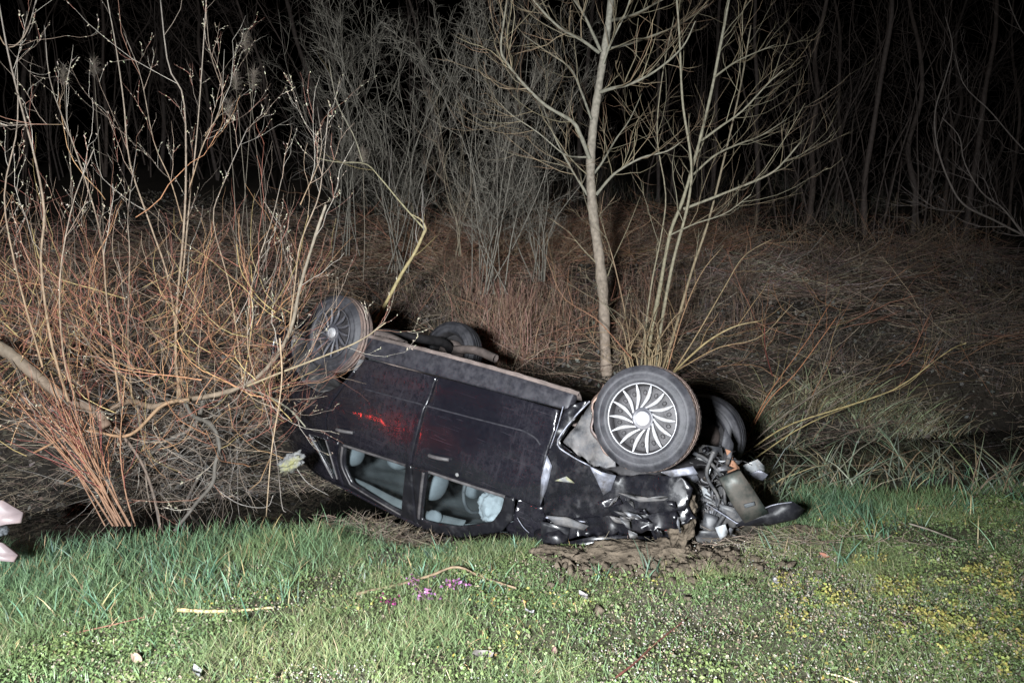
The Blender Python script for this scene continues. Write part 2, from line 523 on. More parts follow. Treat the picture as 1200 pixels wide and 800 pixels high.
M['ground'] = mat('soil_and_turf', attr=True, rough=0.95, var=0.4, scale=30, bump=0.7, bscale=60, spec=0.15)
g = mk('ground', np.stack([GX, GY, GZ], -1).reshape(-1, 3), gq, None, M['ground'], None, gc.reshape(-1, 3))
tag(g, kind='structure')

M['water'] = mat('ditch_water', (0.006, 0.006, 0.005), 0.04, var=0.0, bump=0.06, bscale=9, spec=0.5)
wx = np.linspace(-20, 20, 41)
wl = np.stack([wx, 6.5 + 0.26 * np.clip(wx, -9, 12) - 0.8, 0 * wx - 0.67], 1)
wr = wl + np.array([0, 1.7, 0])
wv = np.concatenate([wl, wr])
wq = [[k, k + 1, 42 + k, 41 + k] for k in range(40)]
tag(mk('ditch_water', wv, wq, None, M['water']), kind='structure')


def scatter(rg, n, x0, x1, y0, y1):
    return x0 + (x1 - x0) * rg.random(n), y0 + (y1 - y0) * rg.random(n)


def infrust(x, y, m=1.0):
    return np.abs(x) < (y * 0.70 + m)


# --- verge grass
rg = rng_(1)
x, y = scatter(rg, 420000, -5.6, 6.2, 2.2, 7.4)
d = ditch(x, y)
long_ = sstep(-3.0, -1.9, d - 0.1 * x + 0.9 * (fbm(x * 0.8, y * 0.8, 3) - 0.5))
dens = (0.30 + 0.70 * long_) * (0.35 + 1.1 * sstep(0.36, 0.6, fbm(x * 2.2, y * 2.2, 9)))
dens *= 1 - sstep(-1.15, -0.85, d + 0.85 * sstep(1.6, 2.8, x))
inmud = np.exp(-(((x - 0.85) / 0.75) ** 2 + ((y - 4.02) / 0.22) ** 2) ** 2)
dens *= 1 - 0.93 * inmud
ud, ua = under_car(x, y)
undercar = (ud > -0.06) & (ua > -1.0) & (ua < 2.3)
ok = infrust(x, y) & (rg.random(len(x)) < dens * 0.62) & ~undercar
x, y, long_, d = x[ok], y[ok], long_[ok], d[ok]
n = len(x)
tall = 0.5 + 0.6 * (1 - sstep(-1.3, -0.6, x)) + 0.75 * sstep(1.3, 2.0, x)
L = (0.03 + 0.03 * rg.random(n)) * (1 - long_) + long_ * (0.06 + 0.10 * rg.random(n) ** 1.5) * tall
L *= 0.75 + 0.6 * fbm(x * 2.5, y * 2.5, 21)
colA = np.array([0.080, 0.150, 0.095]); colB = np.array([0.130, 0.185, 0.072])
tmix = np.clip(fbm(x * 1.3, y * 1.3, 41) * 1.6 - 0.4 + 0.25 * (1 - long_), 0, 1)[:, None]
c = (colA * (1 - tmix) + colB * tmix) * (0.75 + 0.5 * rg.random((n, 1)))
dry = rg.random(n) < 0.07
c[dry] = cvar(rg, dry.sum(), (0.26, 0.20, 0.11), 0.25)
V, Q, T, C = blades(rg, np.stack([x, y, height(x, y) - 0.004], 1), L, 0.0028 + 0.0022 * rg.random(n),
                    0.15 + 0.5 * rg.random(n), 0.1 + 0.7 * rg.random(n) ** 2, c, tipcol=c * np.array([1.25, 1.15, 1.0]))
tag(mk('grass', V, Q, T, M['blade'], None, C), 'green grass along the verge in front of the overturned car', 'grass', kind='stuff')
print('grass', n)

# --- broad tufts of coarser blades in the verge
rg = rng_(2)
tx, ty = scatter(rg, 260, -4.6, 5.2, 3.3, 6.2)
td = ditch(tx, ty)
ok = infrust(tx, ty) & (td < -1.05) & (td > -3.1) & ~((under_car(tx, ty)[0] > -.2) & (np.abs(under_car(tx, ty)[1] - .6) < 1.8)) & (np.exp(-(((tx - 0.85) / 0.75) ** 2 + ((ty - 4.02) / 0.22) ** 2)) < 0.4)
tx, ty = tx[ok], ty[ok]
k = rg.integers(5, 16, len(tx)); ii = np.repeat(np.arange(len(tx)), k); n = len(ii)
x = tx[ii] + 0.035 * rg.standard_normal(n); y = ty[ii] + 0.035 * rg.standard_normal(n)
c = cvar(rg, n, (0.095, 0.165, 0.105), 0.25, 0.08)
dry = rg.random(n) < 0.12
c[dry] = cvar(rg, dry.sum(), (0.30, 0.24, 0.13), 0.2)
V, Q, T, C = blades(rg, np.stack([x, y, height(x, y)], 1), (0.08 + 0.13 * rg.random(n)) * np.where(np.abs(x + .2) < .9, .55, 1.0), 0.005 + 0.003 * rg.random(n),
                    0.1 + 0.4 * rg.random(n), 0.1 + 0.5 * rg.random(n), c, tipcol=c * 1.25)
tag(mk('coarse_grass', V, Q, T, M['blade'], None, C), 'taller coarse grass blades standing out of the verge grass', 'grass', kind='stuff')

# --- clover and other low ground cover
rg = rng_(3)
x, y = scatter(rg, 640000, -3.6, 4.6, 2.15, 5.3)
d = ditch(x, y)
low = 1 - sstep(-2.9, -1.6, d - 0.1 * x)
patch = sstep(0.33, 0.60, fbm(x * 2.0, y * 2.0, 61))
dens = (0.1 + 0.9 * low) * (0.30 + 0.9 * patch)
inmud = np.exp(-(((x - 0.85) / 0.75) ** 2 + ((y - 4.02) / 0.2) ** 2) ** 2)
ud, ua = under_car(x, y)
dens = dens * ~((ud > -0.04) & (ua > -1.0) & (ua < 2.3))
ok = infrust(x, y) & (rg.random(len(x)) < dens * 0.62) & (d < -1.2) & (rg.random(len(x)) > inmud * 0.97)
x, y, patch = x[ok], y[ok], patch[ok]
n = len(x)
cz = 0.003 + (0.010 + 0.045 * sstep(0.42, 0.72, fbm(x * 4.5, y * 4.5, 71))) * rg.random(n)
yel = sstep(0.50, 0.66, fbm(x * 1.7 + 3, y * 1.7, 81) + 0.10 * sstep(0.6, 2.4, x))
ygrn = np.array([0.195, 0.245, 0.088]); dgrn = np.array([0.095, 0.150, 0.062]); yl = np.array([0.330, 0.290, 0.085])
t1 = np.clip(fbm(x * 2.6, y * 2.6, 91) * 1.7 - 0.35, 0, 1)[:, None]
c = dgrn * (1 - t1) + ygrn * t1
m_ = (rg.random(n) < sstep(.3, 1, yel) * 0.12)
c[m_] = cvar(rg, m_.sum(), yl, 0.25, 0.1)
tan = rg.random(n) < (0.10 + 0.25 * sstep(0.5, 0.65, fbm(x * 1.5, y * 1.5 + 7, 95)))
c[tan] = cvar(rg, tan.sum(), (0.24, 0.205, 0.15), 0.2, 0.05)
c = c * (0.85 + 0.3 * rg.random((n, 1)))
V, Q, C = leafquads(rg, np.stack([x, y, height(x, y) + cz], 1), 0.0032 + 0.0080 * rg.random(n) ** 2.2, c, 0.6)
tag(mk('clover', V, Q, None, M['blade'], None, C, smooth=False), 'low clover and mossy leaves covering the foreground verge', 'ground cover', kind='stuff')
print('clover', n)

# --- fine short turf blades through the foreground
rg = rng_(43)
x, y = scatter(rg, 255000, -3.6, 4.6, 2.15, 4.9)
ud, ua = under_car(x, y)
pt = sstep(.34, .62, fbm(x * 1.6 + 9, y * 1.6, 141))
ok = infrust(x, y) & (rg.random(len(x)) < (.10 + .65 * pt) * (1 - .65 * sstep(.46, .62, fbm(x * 1.3, y * 1.3, 101) + 0.08 * sstep(-0.3, 1.5, x)))) & ~((ud > -.1) & (ua > -1) & (ua < 2.3)) & (ditch(x, y) < -1.6)
x, y, pt = x[ok], y[ok], pt[ok]; n = len(x)
t2 = np.clip(fbm(x * 1.1, y * 1.1, 151) * 1.8 - .4, 0, 1)[:, None]
c = (np.array([.105, .165, .075]) * (1 - t2) + np.array([.205, .220, .095]) * t2) * (.85 + .3 * rg.random((n, 1)))
dry = rg.random(n) < .10; c[dry] = cvar(rg, dry.sum(), (.32, .27, .17), .2)
V, Q, T, C = blades(rg, np.stack([x, y, height(x, y) - .003], 1), (.02 + .055 * rg.random(n) ** 1.6) * (.7 + .7 * pt), .0014 + .0012 * rg.random(n), .2 + .7 * rg.random(n), .1 + .6 * rg.random(n), c, tipcol=c * 1.15)
tag(mk('short_turf', V, Q, T, M['blade'], None, C), 'fine short yellowish turf blades across the foreground', 'grass', kind='stuff')

# --- clumps of yellow leaved sprigs
rg = rng_(44)
pts = [hit(a, b)[:2] for a, b in [(1030, 690), (1050, 700), (1075, 690), (1095, 705), (1110, 690), (1130, 715), (1150, 700), (1165, 725), (1180, 695), (1120, 735), (1090, 730), (1060, 745), (1140, 750), (1175, 755), (985, 715), (960, 700), (935, 690), (945, 735), (1010, 660), (1145, 672), (1185, 670), (1120, 765), (1160, 780)]]
acc = Acc()
for q in pts:
    k = int(rg.integers(3, 8))
    sx = q[0] + .06 * rg.standard_normal(k); sy = q[1] + .06 * rg.standard_normal(k)
    for a, b in zip(sx, sy):
        nl = int(rg.integers(25, 60)); hh = .02 + .055 * rg.random()
        Bq = np.stack([a + .016 * rg.standard_normal(nl), b + .016 * rg.standard_normal(nl), h1(a, b) + hh * rg.random(nl)], 1)
        V, Q, C = leafquads(rg, Bq, .004 + .006 * rg.random(nl), cvar(rg, nl, (.30, .275, .085) if rg.random() < .7 else (.23, .26, .08), .15, .06), .8)
        acc.add(V, Q, None, C)
tag(acc.build('yellow_sprigs', M['blade'], smooth=False), 'clumps of yellow leaved sprigs mostly on the right of the verge', 'ground cover', kind='stuff')

# --- pale gravel and chaff among the leaves
rg = rng_(4)
x, y = scatter(rg, 170000, -3.2, 4.2, 2.15, 4.3)
pr = sstep(0.44, 0.62, fbm(x * 1.3, y * 1.3, 101) + 0.08 * sstep(-0.3, 1.5, x) - 0.05 * sstep(3.2, 3.9, y))
ok = infrust(x, y) & (rg.random(len(x)) < 0.02 + 0.32 * pr)
x, y = x[ok], y[ok]; n = len(x)
c = cvar(rg, n, (0.33, 0.31, 0.27), 0.35, 0.06)
pk = rg.random(n) < 0.3
c[pk] = cvar(rg, pk.sum(), (0.36, 0.26, 0.19), 0.25, 0.05)
S = 0.002 + 0.0045 * rg.random(n) ** 2
base = np.stack([x, y, height(x, y) + 0.002 + 0.030 * rg.random(n)], 1)
o4 = np.array([[1, 0, -.4], [-.5, .85, -.4], [-.5, -.85, -.4], [0, 0, .8]])
rot = rg.random(n) * 2 * PI
cs, sn = np.cos(rot), np.sin(rot)
off = np.stack([o4[None, :, 0] * cs[:, None] - o4[None, :, 1] * sn[:, None], o4[None, :, 0] * sn[:, None] + o4[None, :, 1] * cs[:, None], np.repeat(o4[None, :, 2], n, 0)], -1)
off *= (0.7 + 0.6 * rg.random((n, 4, 1)))
V = (base[:, None] + off * S[:, None, None]).reshape(-1, 3)
i4 = (np.arange(n) * 4)[:, None]
T = np.concatenate([i4 + np.array([[0, 1, 3]]), i4 + np.array([[1, 2, 3]]), i4 + np.array([[2, 0, 3]])])
tag(mk('gravel', V, None, T, M['litter'], None, np.repeat(c, 4, 0), smooth=False), 'pale fine gravel and chaff scattered in the foreground', 'gravel', kind='stuff')

# --- leaf litter on the far bank and in the ditch
rg = rng_(5)
x, y = scatter(rg, 150000, -7.5, 9.5, 4.5, 15.5)
d = ditch(x, y)
ok = infrust(x, y, 1.4) & (d > -0.9) & (rg.random(len(x)) < np.clip(7.5 / y, 0, 1) * (0.35 + 0.9 * fbm(x * 1.5, y * 1.5, 111)))
x, y, d = x[ok], y[ok], d[ok]; n = len(x)
c = cvar(rg, n, (0.070, 0.058, 0.048), 0.5, 0.05)
gr = rg.random(n) < 0.25
c[gr] = cvar(rg, gr.sum(), (0.14, 0.135, 0.125), 0.3, 0.04)
V, Q, C = leafquads(rg, np.stack([x, y, height(x, y) + 0.01 + 0.04 * rg.random(n)], 1), 0.010 + 0.032 * rg.random(n) ** 2, c, 0.9)
tag(mk('leaf_litter', V, Q, None, M['litter'], None, C, smooth=False), 'brown leaf litter covering the far bank of the ditch', 'leaf litter', kind='stuff')

# --- fallen dry reeds and straw on the far bank, thatch on the near edge
rg = rng_(6)
acc = Acc()
x, y = scatter(rg, 26000, -6, 9, 6.5, 14)
d = ditch(x, y)
pd = sstep(0.42, 0.62, fbm(x * 0.9, y * 0.9, 121))
ok = infrust(x, y, 1.4) & (d > 0.7) & (rg.random(len(x)) < 0.15 + 0.6 * pd)
x, y = x[ok], y[ok]; n = len(x)
az = rg.normal(0.15, 0.8, n) + PI * (rg.random(n) < 0.5)
el = np.abs(rg.normal(0.12, 0.25, n))
D = np.stack([np.cos(az) * np.cos(el), np.sin(az) * np.cos(el), np.sin(el)], 1)
P, R = shoots(rg, np.stack([x, y, height(x, y) + 0.02 + 0.05 * rg.random(n)], 1), D, 0.25 + 0.75 * rg.random(n), 0.0020 + 0.0022 * rg.random(n), 5, 0.14, -0.02, 0.5)
V, Q, T = tubes(P, R, 3)
acc.add(V, Q, T, np.repeat(np.where(rg.random((n, 1)) < .22, cvar(rg, n, (0.42, 0.33, 0.25), .2, .05), cvar(rg, n, (0.18, 0.13, 0.10), 0.45, 0.08)), 15, 0))
tag(acc.build('fallen_straw', M['litter']), 'fallen dry reeds and straw lying across the far bank', 'straw', kind='stuff')

rg = rng_(7)
acc = Acc()
for (cxp, cyp, sx, sy, num) in ((430, 612, 0.55, 0.16, 1500), (215, 612, 0.40, 0.12, 1000), (60, 600, 0.6, 0.25, 1300), (330, 600, 0.5, 0.3, 1100), (1040, 560, 0.9, 0.3, 900), (690, 640, 0.5, 0.12, 300), (905, 640, 0.4, 0.12, 300)):
    c0 = hit(cxp, cyp)
    x = c0[0] + sx * rg.standard_normal(num); y = c0[1] + sy * rg.standard_normal(num)
    az = rg.random(num) * 2 * PI; el = rg.normal(0.1, 0.25, num)
    D = np.stack([np.cos(az) * np.cos(el), np.sin(az) * np.cos(el), np.sin(el)], 1)
    P, R = shoots(rg, np.stack([x, y, height(x, y) + 0.01 + 0.04 * rg.random(num)], 1), D, 0.06 + 0.22 * rg.random(num), 0.0012 + 0.0014 * rg.random(num), 4, 0.16, -0.03, 0.6)
    V, Q, T = tubes(P, R, 3)
    acc.add(V, Q, T, np.repeat(cvar(rg, num, (0.20, 0.165, 0.125), 0.35, 0.05), 12, 0))
num = 2200
al = -1.5 + 2.1 * rg.random(num); di = -.30 + .5 * rg.random(num) ** .8
x = -.73 + .85 * al + .527 * di; y = 5.12 - .527 * al + .85 * di
az = rg.random(num) * 2 * PI; el = rg.normal(.12, .25, num)
D = np.stack([np.cos(az) * np.cos(el), np.sin(az) * np.cos(el), np.sin(el)], 1)
P, R = shoots(rg, np.stack([x, y, height(x, y) + .01 + .05 * rg.random(num)], 1), D, .05 + .16 * rg.random(num), .0012 + .0014 * rg.random(num), 4, .2, -.05, .6)
V, Q, T = tubes(P, R, 3)
acc.add(V, Q, T, np.repeat(cvar(rg, num, (.185, .15, .115), .35, .05), 12, 0))
tag(acc.build('thatch', M['litter']), 'pale flattened dead grass along the near ditch edge', 'dead grass', kind='stuff')

# --- flattened reddish reed band along the top of the bank
rg = rng_(71)
acc = Acc()
for (px0, px1, py0, py1, num, cc) in ((380, 700, 268, 318, 1500, (.30, .185, .13)), (640, 860, 240, 310, 1100, (.32, .185, .12)), (800, 1190, 290, 350, 1100, (.19, .14, .115)), (0, 380, 280, 330, 700, (.24, .16, .12)), (820, 1010, 318, 345, 420, (.42, .36, .30))):  # right-hand stretch darker: weaker light there is put into its colour
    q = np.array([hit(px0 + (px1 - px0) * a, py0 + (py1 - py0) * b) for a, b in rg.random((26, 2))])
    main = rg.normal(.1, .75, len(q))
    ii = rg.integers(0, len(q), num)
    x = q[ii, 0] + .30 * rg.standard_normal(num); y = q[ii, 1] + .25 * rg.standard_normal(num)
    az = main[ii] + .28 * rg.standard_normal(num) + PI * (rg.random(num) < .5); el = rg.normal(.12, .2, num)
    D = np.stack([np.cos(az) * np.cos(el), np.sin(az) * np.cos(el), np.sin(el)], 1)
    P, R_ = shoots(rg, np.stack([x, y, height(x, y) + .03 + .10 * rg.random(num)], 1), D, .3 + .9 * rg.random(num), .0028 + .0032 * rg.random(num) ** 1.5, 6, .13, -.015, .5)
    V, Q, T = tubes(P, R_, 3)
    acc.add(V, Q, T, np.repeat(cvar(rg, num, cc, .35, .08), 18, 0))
tag(acc.build('flattened_reeds', M['litter']), 'reddish flattened reeds lying in a band along the top of the far bank', 'reeds', kind='stuff')

# --- dry grass hanging down the bank face behind the car
rg = rng_(72)
acc = Acc()
for (px0, px1, py0, py1, num, cc) in ((440, 780, 335, 440, 8000, (.31, .245, .195)), (780, 1180, 340, 450, 6000, (.15, .135, .12)), (240, 440, 330, 400, 1200, (.16, .125, .10))):  # right-hand grass coloured darker to stand in for the weaker light
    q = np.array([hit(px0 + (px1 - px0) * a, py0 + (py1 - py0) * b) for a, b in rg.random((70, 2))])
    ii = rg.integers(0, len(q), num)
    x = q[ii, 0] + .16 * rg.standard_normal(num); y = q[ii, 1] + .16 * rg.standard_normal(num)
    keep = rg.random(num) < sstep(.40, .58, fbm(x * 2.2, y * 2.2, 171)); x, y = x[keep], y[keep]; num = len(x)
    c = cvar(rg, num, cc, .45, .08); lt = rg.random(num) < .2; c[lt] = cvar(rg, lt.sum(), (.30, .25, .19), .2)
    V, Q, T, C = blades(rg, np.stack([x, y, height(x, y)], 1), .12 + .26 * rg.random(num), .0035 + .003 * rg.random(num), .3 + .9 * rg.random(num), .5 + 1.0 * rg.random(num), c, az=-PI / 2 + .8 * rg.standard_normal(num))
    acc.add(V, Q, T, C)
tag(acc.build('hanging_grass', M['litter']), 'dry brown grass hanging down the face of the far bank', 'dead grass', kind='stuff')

# --- loose brushwood thrown across the bank
rg = rng_(73)
num = 420
q = np.array([hit(380 + 820 * a, 245 + 190 * b ** 1.3) for a, b in rg.random((num, 2))])
az = rg.random(num) * 2 * PI; el = np.abs(rg.normal(.15, .3, num))
D = np.stack([np.cos(az) * np.cos(el), np.sin(az) * np.cos(el), np.sin(el)], 1)
P, R_ = shoots(rg, q + np.array([0, 0, .04]), D, .4 + 1.3 * rg.random(num), .003 + .005 * rg.random(num) ** 2, 8, .13, -.02, .4)
acc = Acc(); V, Q, T = tubes(P, R_, 4)
cb = np.array([(.34, .19, .11), (.25, .2, .15), (.20, .165, .13), (.38, .30, .2), (.30, .14, .09)])[rg.integers(0, 5, num)] * (1 + .2 * rg.standard_normal((num, 1)))
acc.add(V, Q, T, np.clip(np.repeat(cb, 32, 0), .02, .7))
b_ = children(rg, P, R_, 5, .2, 1.0, (.3, .9), absL=(.1, .5), rmul=.6, rmin=.0018)
P2, R2 = shoots(rg, *b_, 6, .16, .0, .5); V, Q, T = tubes(P2, R2, 3)
acc.add(V, Q, T, np.clip(np.repeat(np.repeat(cb, 5, 0), 18, 0), .02, .7))
tag(acc.build('brushwood', M['twig']), 'loose brushwood and broken twigs thrown across the far bank', 'brushwood', kind='stuff')

# --- standing dead stalks behind the car
rg = rng_(8)
acc = Acc()
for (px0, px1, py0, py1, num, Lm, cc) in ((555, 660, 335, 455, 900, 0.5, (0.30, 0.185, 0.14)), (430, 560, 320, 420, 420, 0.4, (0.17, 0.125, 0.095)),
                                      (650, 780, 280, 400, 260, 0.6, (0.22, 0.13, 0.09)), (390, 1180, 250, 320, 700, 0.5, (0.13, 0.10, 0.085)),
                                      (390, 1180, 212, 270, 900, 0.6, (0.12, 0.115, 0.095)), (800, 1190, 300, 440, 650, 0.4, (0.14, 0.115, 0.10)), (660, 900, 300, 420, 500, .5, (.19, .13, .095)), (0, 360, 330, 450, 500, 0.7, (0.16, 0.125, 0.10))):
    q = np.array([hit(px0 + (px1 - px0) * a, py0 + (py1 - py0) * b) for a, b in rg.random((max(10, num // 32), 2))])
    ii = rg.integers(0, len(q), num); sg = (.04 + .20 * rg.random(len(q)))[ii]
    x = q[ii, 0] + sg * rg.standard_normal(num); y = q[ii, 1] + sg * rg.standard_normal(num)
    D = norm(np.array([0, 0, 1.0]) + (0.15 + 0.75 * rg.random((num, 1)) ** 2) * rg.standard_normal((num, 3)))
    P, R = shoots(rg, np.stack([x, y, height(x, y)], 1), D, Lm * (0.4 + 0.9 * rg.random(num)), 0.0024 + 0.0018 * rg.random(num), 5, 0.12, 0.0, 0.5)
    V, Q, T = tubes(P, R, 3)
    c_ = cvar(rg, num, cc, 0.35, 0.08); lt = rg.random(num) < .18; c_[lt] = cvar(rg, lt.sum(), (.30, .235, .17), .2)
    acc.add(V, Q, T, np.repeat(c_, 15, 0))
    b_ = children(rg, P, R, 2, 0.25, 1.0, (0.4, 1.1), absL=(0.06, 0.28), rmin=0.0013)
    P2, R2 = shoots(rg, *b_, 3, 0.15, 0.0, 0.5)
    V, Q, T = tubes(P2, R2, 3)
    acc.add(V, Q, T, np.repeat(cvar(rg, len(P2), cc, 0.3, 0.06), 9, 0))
tag(acc.build('dead_stalks', M['litter']), 'thin reddish brown dead stalks standing on the far bank', 'dead stalks', kind='stuff')

# ================================================================== the overturned car
CR = np.array([[0.79852695, -0.55341083, -0.23683572], [0.21761558, -0.10143673, 0.97074922], [-0.56124698, -0.82670856, 0.03943085]])
CT = np.array([1.21247943, 0.32462271, 4.93782373])
WR = RX @ CR; WT = RX @ CT + np.array([0, 0, CAMZ])
car = thing('overturned_car', 'black five door hatchback lying on its roof in the ditch with a smashed front', 'car')
mw = Matrix(np.vstack([np.hstack([WR, WT[:, None]]), [0, 0, 0, 1]]).tolist())
car.matrix_world = mw


def c2w(p): return WR @ np.asarray(p, float) + WT
def w2c(p): return WR.T @ (np.asarray(p, float) - WT)


def car_at(px, py, y):
    """point of the car's own space on its lengthwise plane y"""
    r = CR.T @ np.array([(px - 600) / 873.0, (py - 400) / 873.0, 1.0]); o = -CR.T @ CT
    return o + r * ((y - o[1]) / r[1])


SZ = np.array([0.10, 0.16, 0.25, 0.40, 0.60, 0.80, 0.95, 1.10, 1.30, 1.42, 1.48])
SY = np.array([0.775, 0.815, 0.842, 0.856, 0.862, 0.852, 0.832, 0.775, 0.695, 0.640, 0.56])


def surf(x, z):
    x = np.asarray(x, float); z = np.asarray(z, float)
    zz = np.linspace(0.1, 1.48, 70)
    yy = np.interp(zz, SZ, SY)
    ker = np.ones(7) / 7
    ys = np.convolve(np.pad(yy, 3, 'edge'), ker, 'valid')
    y = np.interp(z, zz, ys)
    y = y - 0.16 * np.clip((-2.75 - x) / 0.6, 0, 1) ** 2 - 0.05 * np.clip((-1.9 - x) / 0.9, 0, 1) ** 2 * np.clip((z - 0.9) / 0.4, 0, 1)
    return y


def dens_poly(P, h):
    P = np.asarray(P, float); out = []
    for a, b in zip(P, np.roll(P, -1, 0)):
        k = max(1, int(math.ceil(np.linalg.norm(b - a) / h)))
        out += [a + (b - a) * i / k for i in range(k)]
    return np.array(out)


def pip(pt, poly):
    x, y = pt[:, 0][:, None], pt[:, 1][:, None]
    a = poly[None]; b = np.roll(poly, -1, 0)[None]
    c = ((a[..., 1] > y) != (b[..., 1] > y)) & (x < (b[..., 0] - a[..., 0]) * (y - a[..., 1]) / (b[..., 1] - a[..., 1] + 1e-12) + a[..., 0])
    return c.sum(1) % 2 == 1


def offset_in(P, d):
    a = P - np.roll(P, 1, 0); b = np.roll(P, -1, 0) - P
    t = norm(norm(a) + norm(b)); n = np.stack([-t[:, 1], t[:, 0]], 1)
    area = 0.5 * np.sum(P[:, 0] * np.roll(P[:, 1], -1) - np.roll(P[:, 0], -1) * P[:, 1])
    return P + n * d * (1 if area > 0 else -1)


def roundpoly(P, r=0.03, n=4):
    P = np.asarray(P, float); out = []
    for a, b, c in zip(np.roll(P, 1, 0), P, np.roll(P, -1, 0)):
        ra = min(r, 0.45 * np.linalg.norm(a - b)); rc = min(r, 0.45 * np.linalg.norm(c - b))
        p0 = b + (a - b) / np.linalg.norm(a - b) * ra; p1 = b + (c - b) / np.linalg.norm(c - b) * rc
        for t in np.linspace(0, 1, n): out.append((1 - t) ** 2 * p0 + 2 * t * (1 - t) * b + t * t * p1)
    return np.array(out)


def panel(name, outline, m, f3, parent=car, holes=(), h=0.035, th=0.018, roll=0.004, mirror=False, smooth=True, label=None, jig=None, seed=0):
    """sheet cut to an outline in (x,z), laid on the surface f3(x,z)->(N,3) with rolled edges and a thickness"""
    rg = rng_(seed + 17)
    out = dens_poly(outline, h); hs = [dens_poly(q, h) for q in holes]
    ins = offset_in(out, 0.009)
    g0 = out.min(0); g1 = out.max(0)
    gxx, gzz = np.meshgrid(np.arange(g0[0] + h / 2, g1[0], h), np.arange(g0[1] + h / 2, g1[1], h))
    G = np.stack([gxx.ravel(), gzz.ravel()], 1) + rg.uniform(-1, 1, (gxx.size, 2)) * h * (0.25 if jig else 0.03)
    pts = [out] + hs
    allb = np.concatenate(pts)
    edges = []; n0 = 0
    for q in pts:
        edges += [(n0 + i, n0 + (i + 1) % len(q)) for i in range(len(q))]; n0 += len(q)
    cand = np.concatenate([ins, G] + [offset_in(q, -0.009) for q in hs])
    ok = pip(cand, out)
    for q in hs: ok &= ~pip(cand, q)
    cand = cand[ok]
    dmin = np.sqrt(((cand[:, None] - allb[None]) ** 2).sum(-1)).min(1)
    cand = cand[dmin > 0.0075]
    P2 = np.concatenate([allb, cand])
    res = delaunay_2d_cdt([Vector(p) for p in P2], edges, [], 0, 1e-6)
    v = np.array([list(p) for p in res[0]]); F = np.array([list(f) for f in res[2]])
    cen = v[F].mean(1); ok = pip(cen, out)
    for q in hs: ok &= ~pip(cen, q)
    F = F[ok]
    # border edges
    E = np.concatenate([F[:, [0, 1]], F[:, [1, 2]], F[:, [2, 0]]])
    key = np.sort(E, 1); _, inv, cnt = np.unique(key, axis=0, return_inverse=True, return_counts=True)
    BE = E[cnt[inv.ravel()] == 1]
    bv = np.unique(BE)
    V = f3(v[:, 0], v[:, 1])
    e = 0.004
    Nn = norm(np.cross(f3(v[:, 0], v[:, 1] + e) - V, f3(v[:, 0] + e, v[:, 1]) - V))
    Nn *= np.sign((Nn * np.array([0, 1, 0])).sum(-1, keepdims=True) + 1e-9)
    V = V.copy()
    V[bv] -= Nn[bv] * roll
    if jig:
        dv = np.array([list(mnoise.noise_vector(Vector((float(a) * jig[1], float(b) * jig[1], seed * 3.7)))) for a, b in v])
        dv += 0.5 * np.array([list(mnoise.noise_vector(Vector((float(a) * jig[1] * 2.3, float(b) * jig[1] * 2.3, seed * 5.1)))) for a, b in v])
        V = V + dv * jig[0] * np.array([0.5, 1, 0.5]) + 0.16 * jig[0] * rg.standard_normal(V.shape)
    fn = np.cross(V[F[:, 1]] - V[F[:, 0]], V[F[:, 2]] - V[F[:, 0]])
    if (fn * Nn[F[:, 0]]).sum() * (1 if th >= 0 else -1) < 0:
        F = F[:, ::-1]; BE = BE[:, ::-1]
    mp = -np.ones(len(v), int); mp[bv] = len(v) + np.arange(len(bv))
    V2 = V[bv] - Nn[bv] * th
    V = np.concatenate([V, V2])
    Qs = np.stack([BE[:, 1], BE[:, 0], mp[BE[:, 0]], mp[BE[:, 1]]], 1)
    used = np.unique(np.concatenate([F.ravel(), Qs.ravel()]))
    rm = -np.ones(len(V), int); rm[used] = np.arange(len(used))
    V = V[used]; F = rm[F]; Qs = rm[Qs]
    obs = [mk(name, V, Qs, F, m, parent, None, smooth)]
    if mirror:
        Vm = V * np.array([1, -1, 1]); obs.append(mk(name, Vm, Qs[:, ::-1], F[:, ::-1], m, parent, None, smooth))
    for o in obs:
        if label: o['label'] = label
    return obs[0]


def gridsurf(name, f, nu, nv, m, parent=car, th=0.0, smooth=True):
    u, v = np.meshgrid(np.linspace(0, 1, nu), np.linspace(0, 1, nv))
    V = f(u.ravel(), v.ravel()); i = np.arange(nu * nv).reshape(nv, nu)
    Q = np.stack([i[:-1, :-1], i[:-1, 1:], i[1:, 1:], i[1:, :-1]], -1).reshape(-1, 4)
    o = mk(name, V, Q, None, m, parent, None, smooth)
    if th:
        s = o.modifiers.new('thick', 'SOLIDIFY'); s.thickness = th; s.offset = 0
    return o


CREASE = np.array([[-2.6, 0.60], [-2.08, 0.579], [-1.52, 0.543], [-0.68, 0.482], [-0.552, 0.525], [-0.4, 0.60]])


def side(x, z, off=0.0):
    y = surf(x, z) + off
    zc = np.interp(x, CREASE[:, 0], CREASE[:, 1])
    inx = np.clip((x + 2.12) / 0.05, 0, 1) * np.clip((-0.54 - x) / 0.05, 0, 1)
    y = y - 0.013 * sstep(0.0, 0.014, zc - z) * inx * (1 - sstep(0.06, 0.19, zc - z))
    y = y + 0.022 * np.exp(-(((x + 2.42) / 0.2) ** 2 + ((z - 0.80) / 0.16) ** 2))
    # shallow knocks
    y = y - 0.012 * np.exp(-(((x + 0.75) / 0.16) ** 2 + ((z - 0.72) / 0.12) ** 2)) - 0.006 * np.exp(-(((x + 1.1) / 0.2) ** 2 + ((z - 0.45) / 0.08) ** 2))
    return np.stack([np.broadcast_to(x, y.shape), y, np.broadcast_to(z, y.shape)], -1)


def glassf(x, z): return np.stack([x, surf(x, z) - 0.022, z], -1)
def framef(x, z): return np.stack([x, surf(x, z) - 0.004, z], -1)


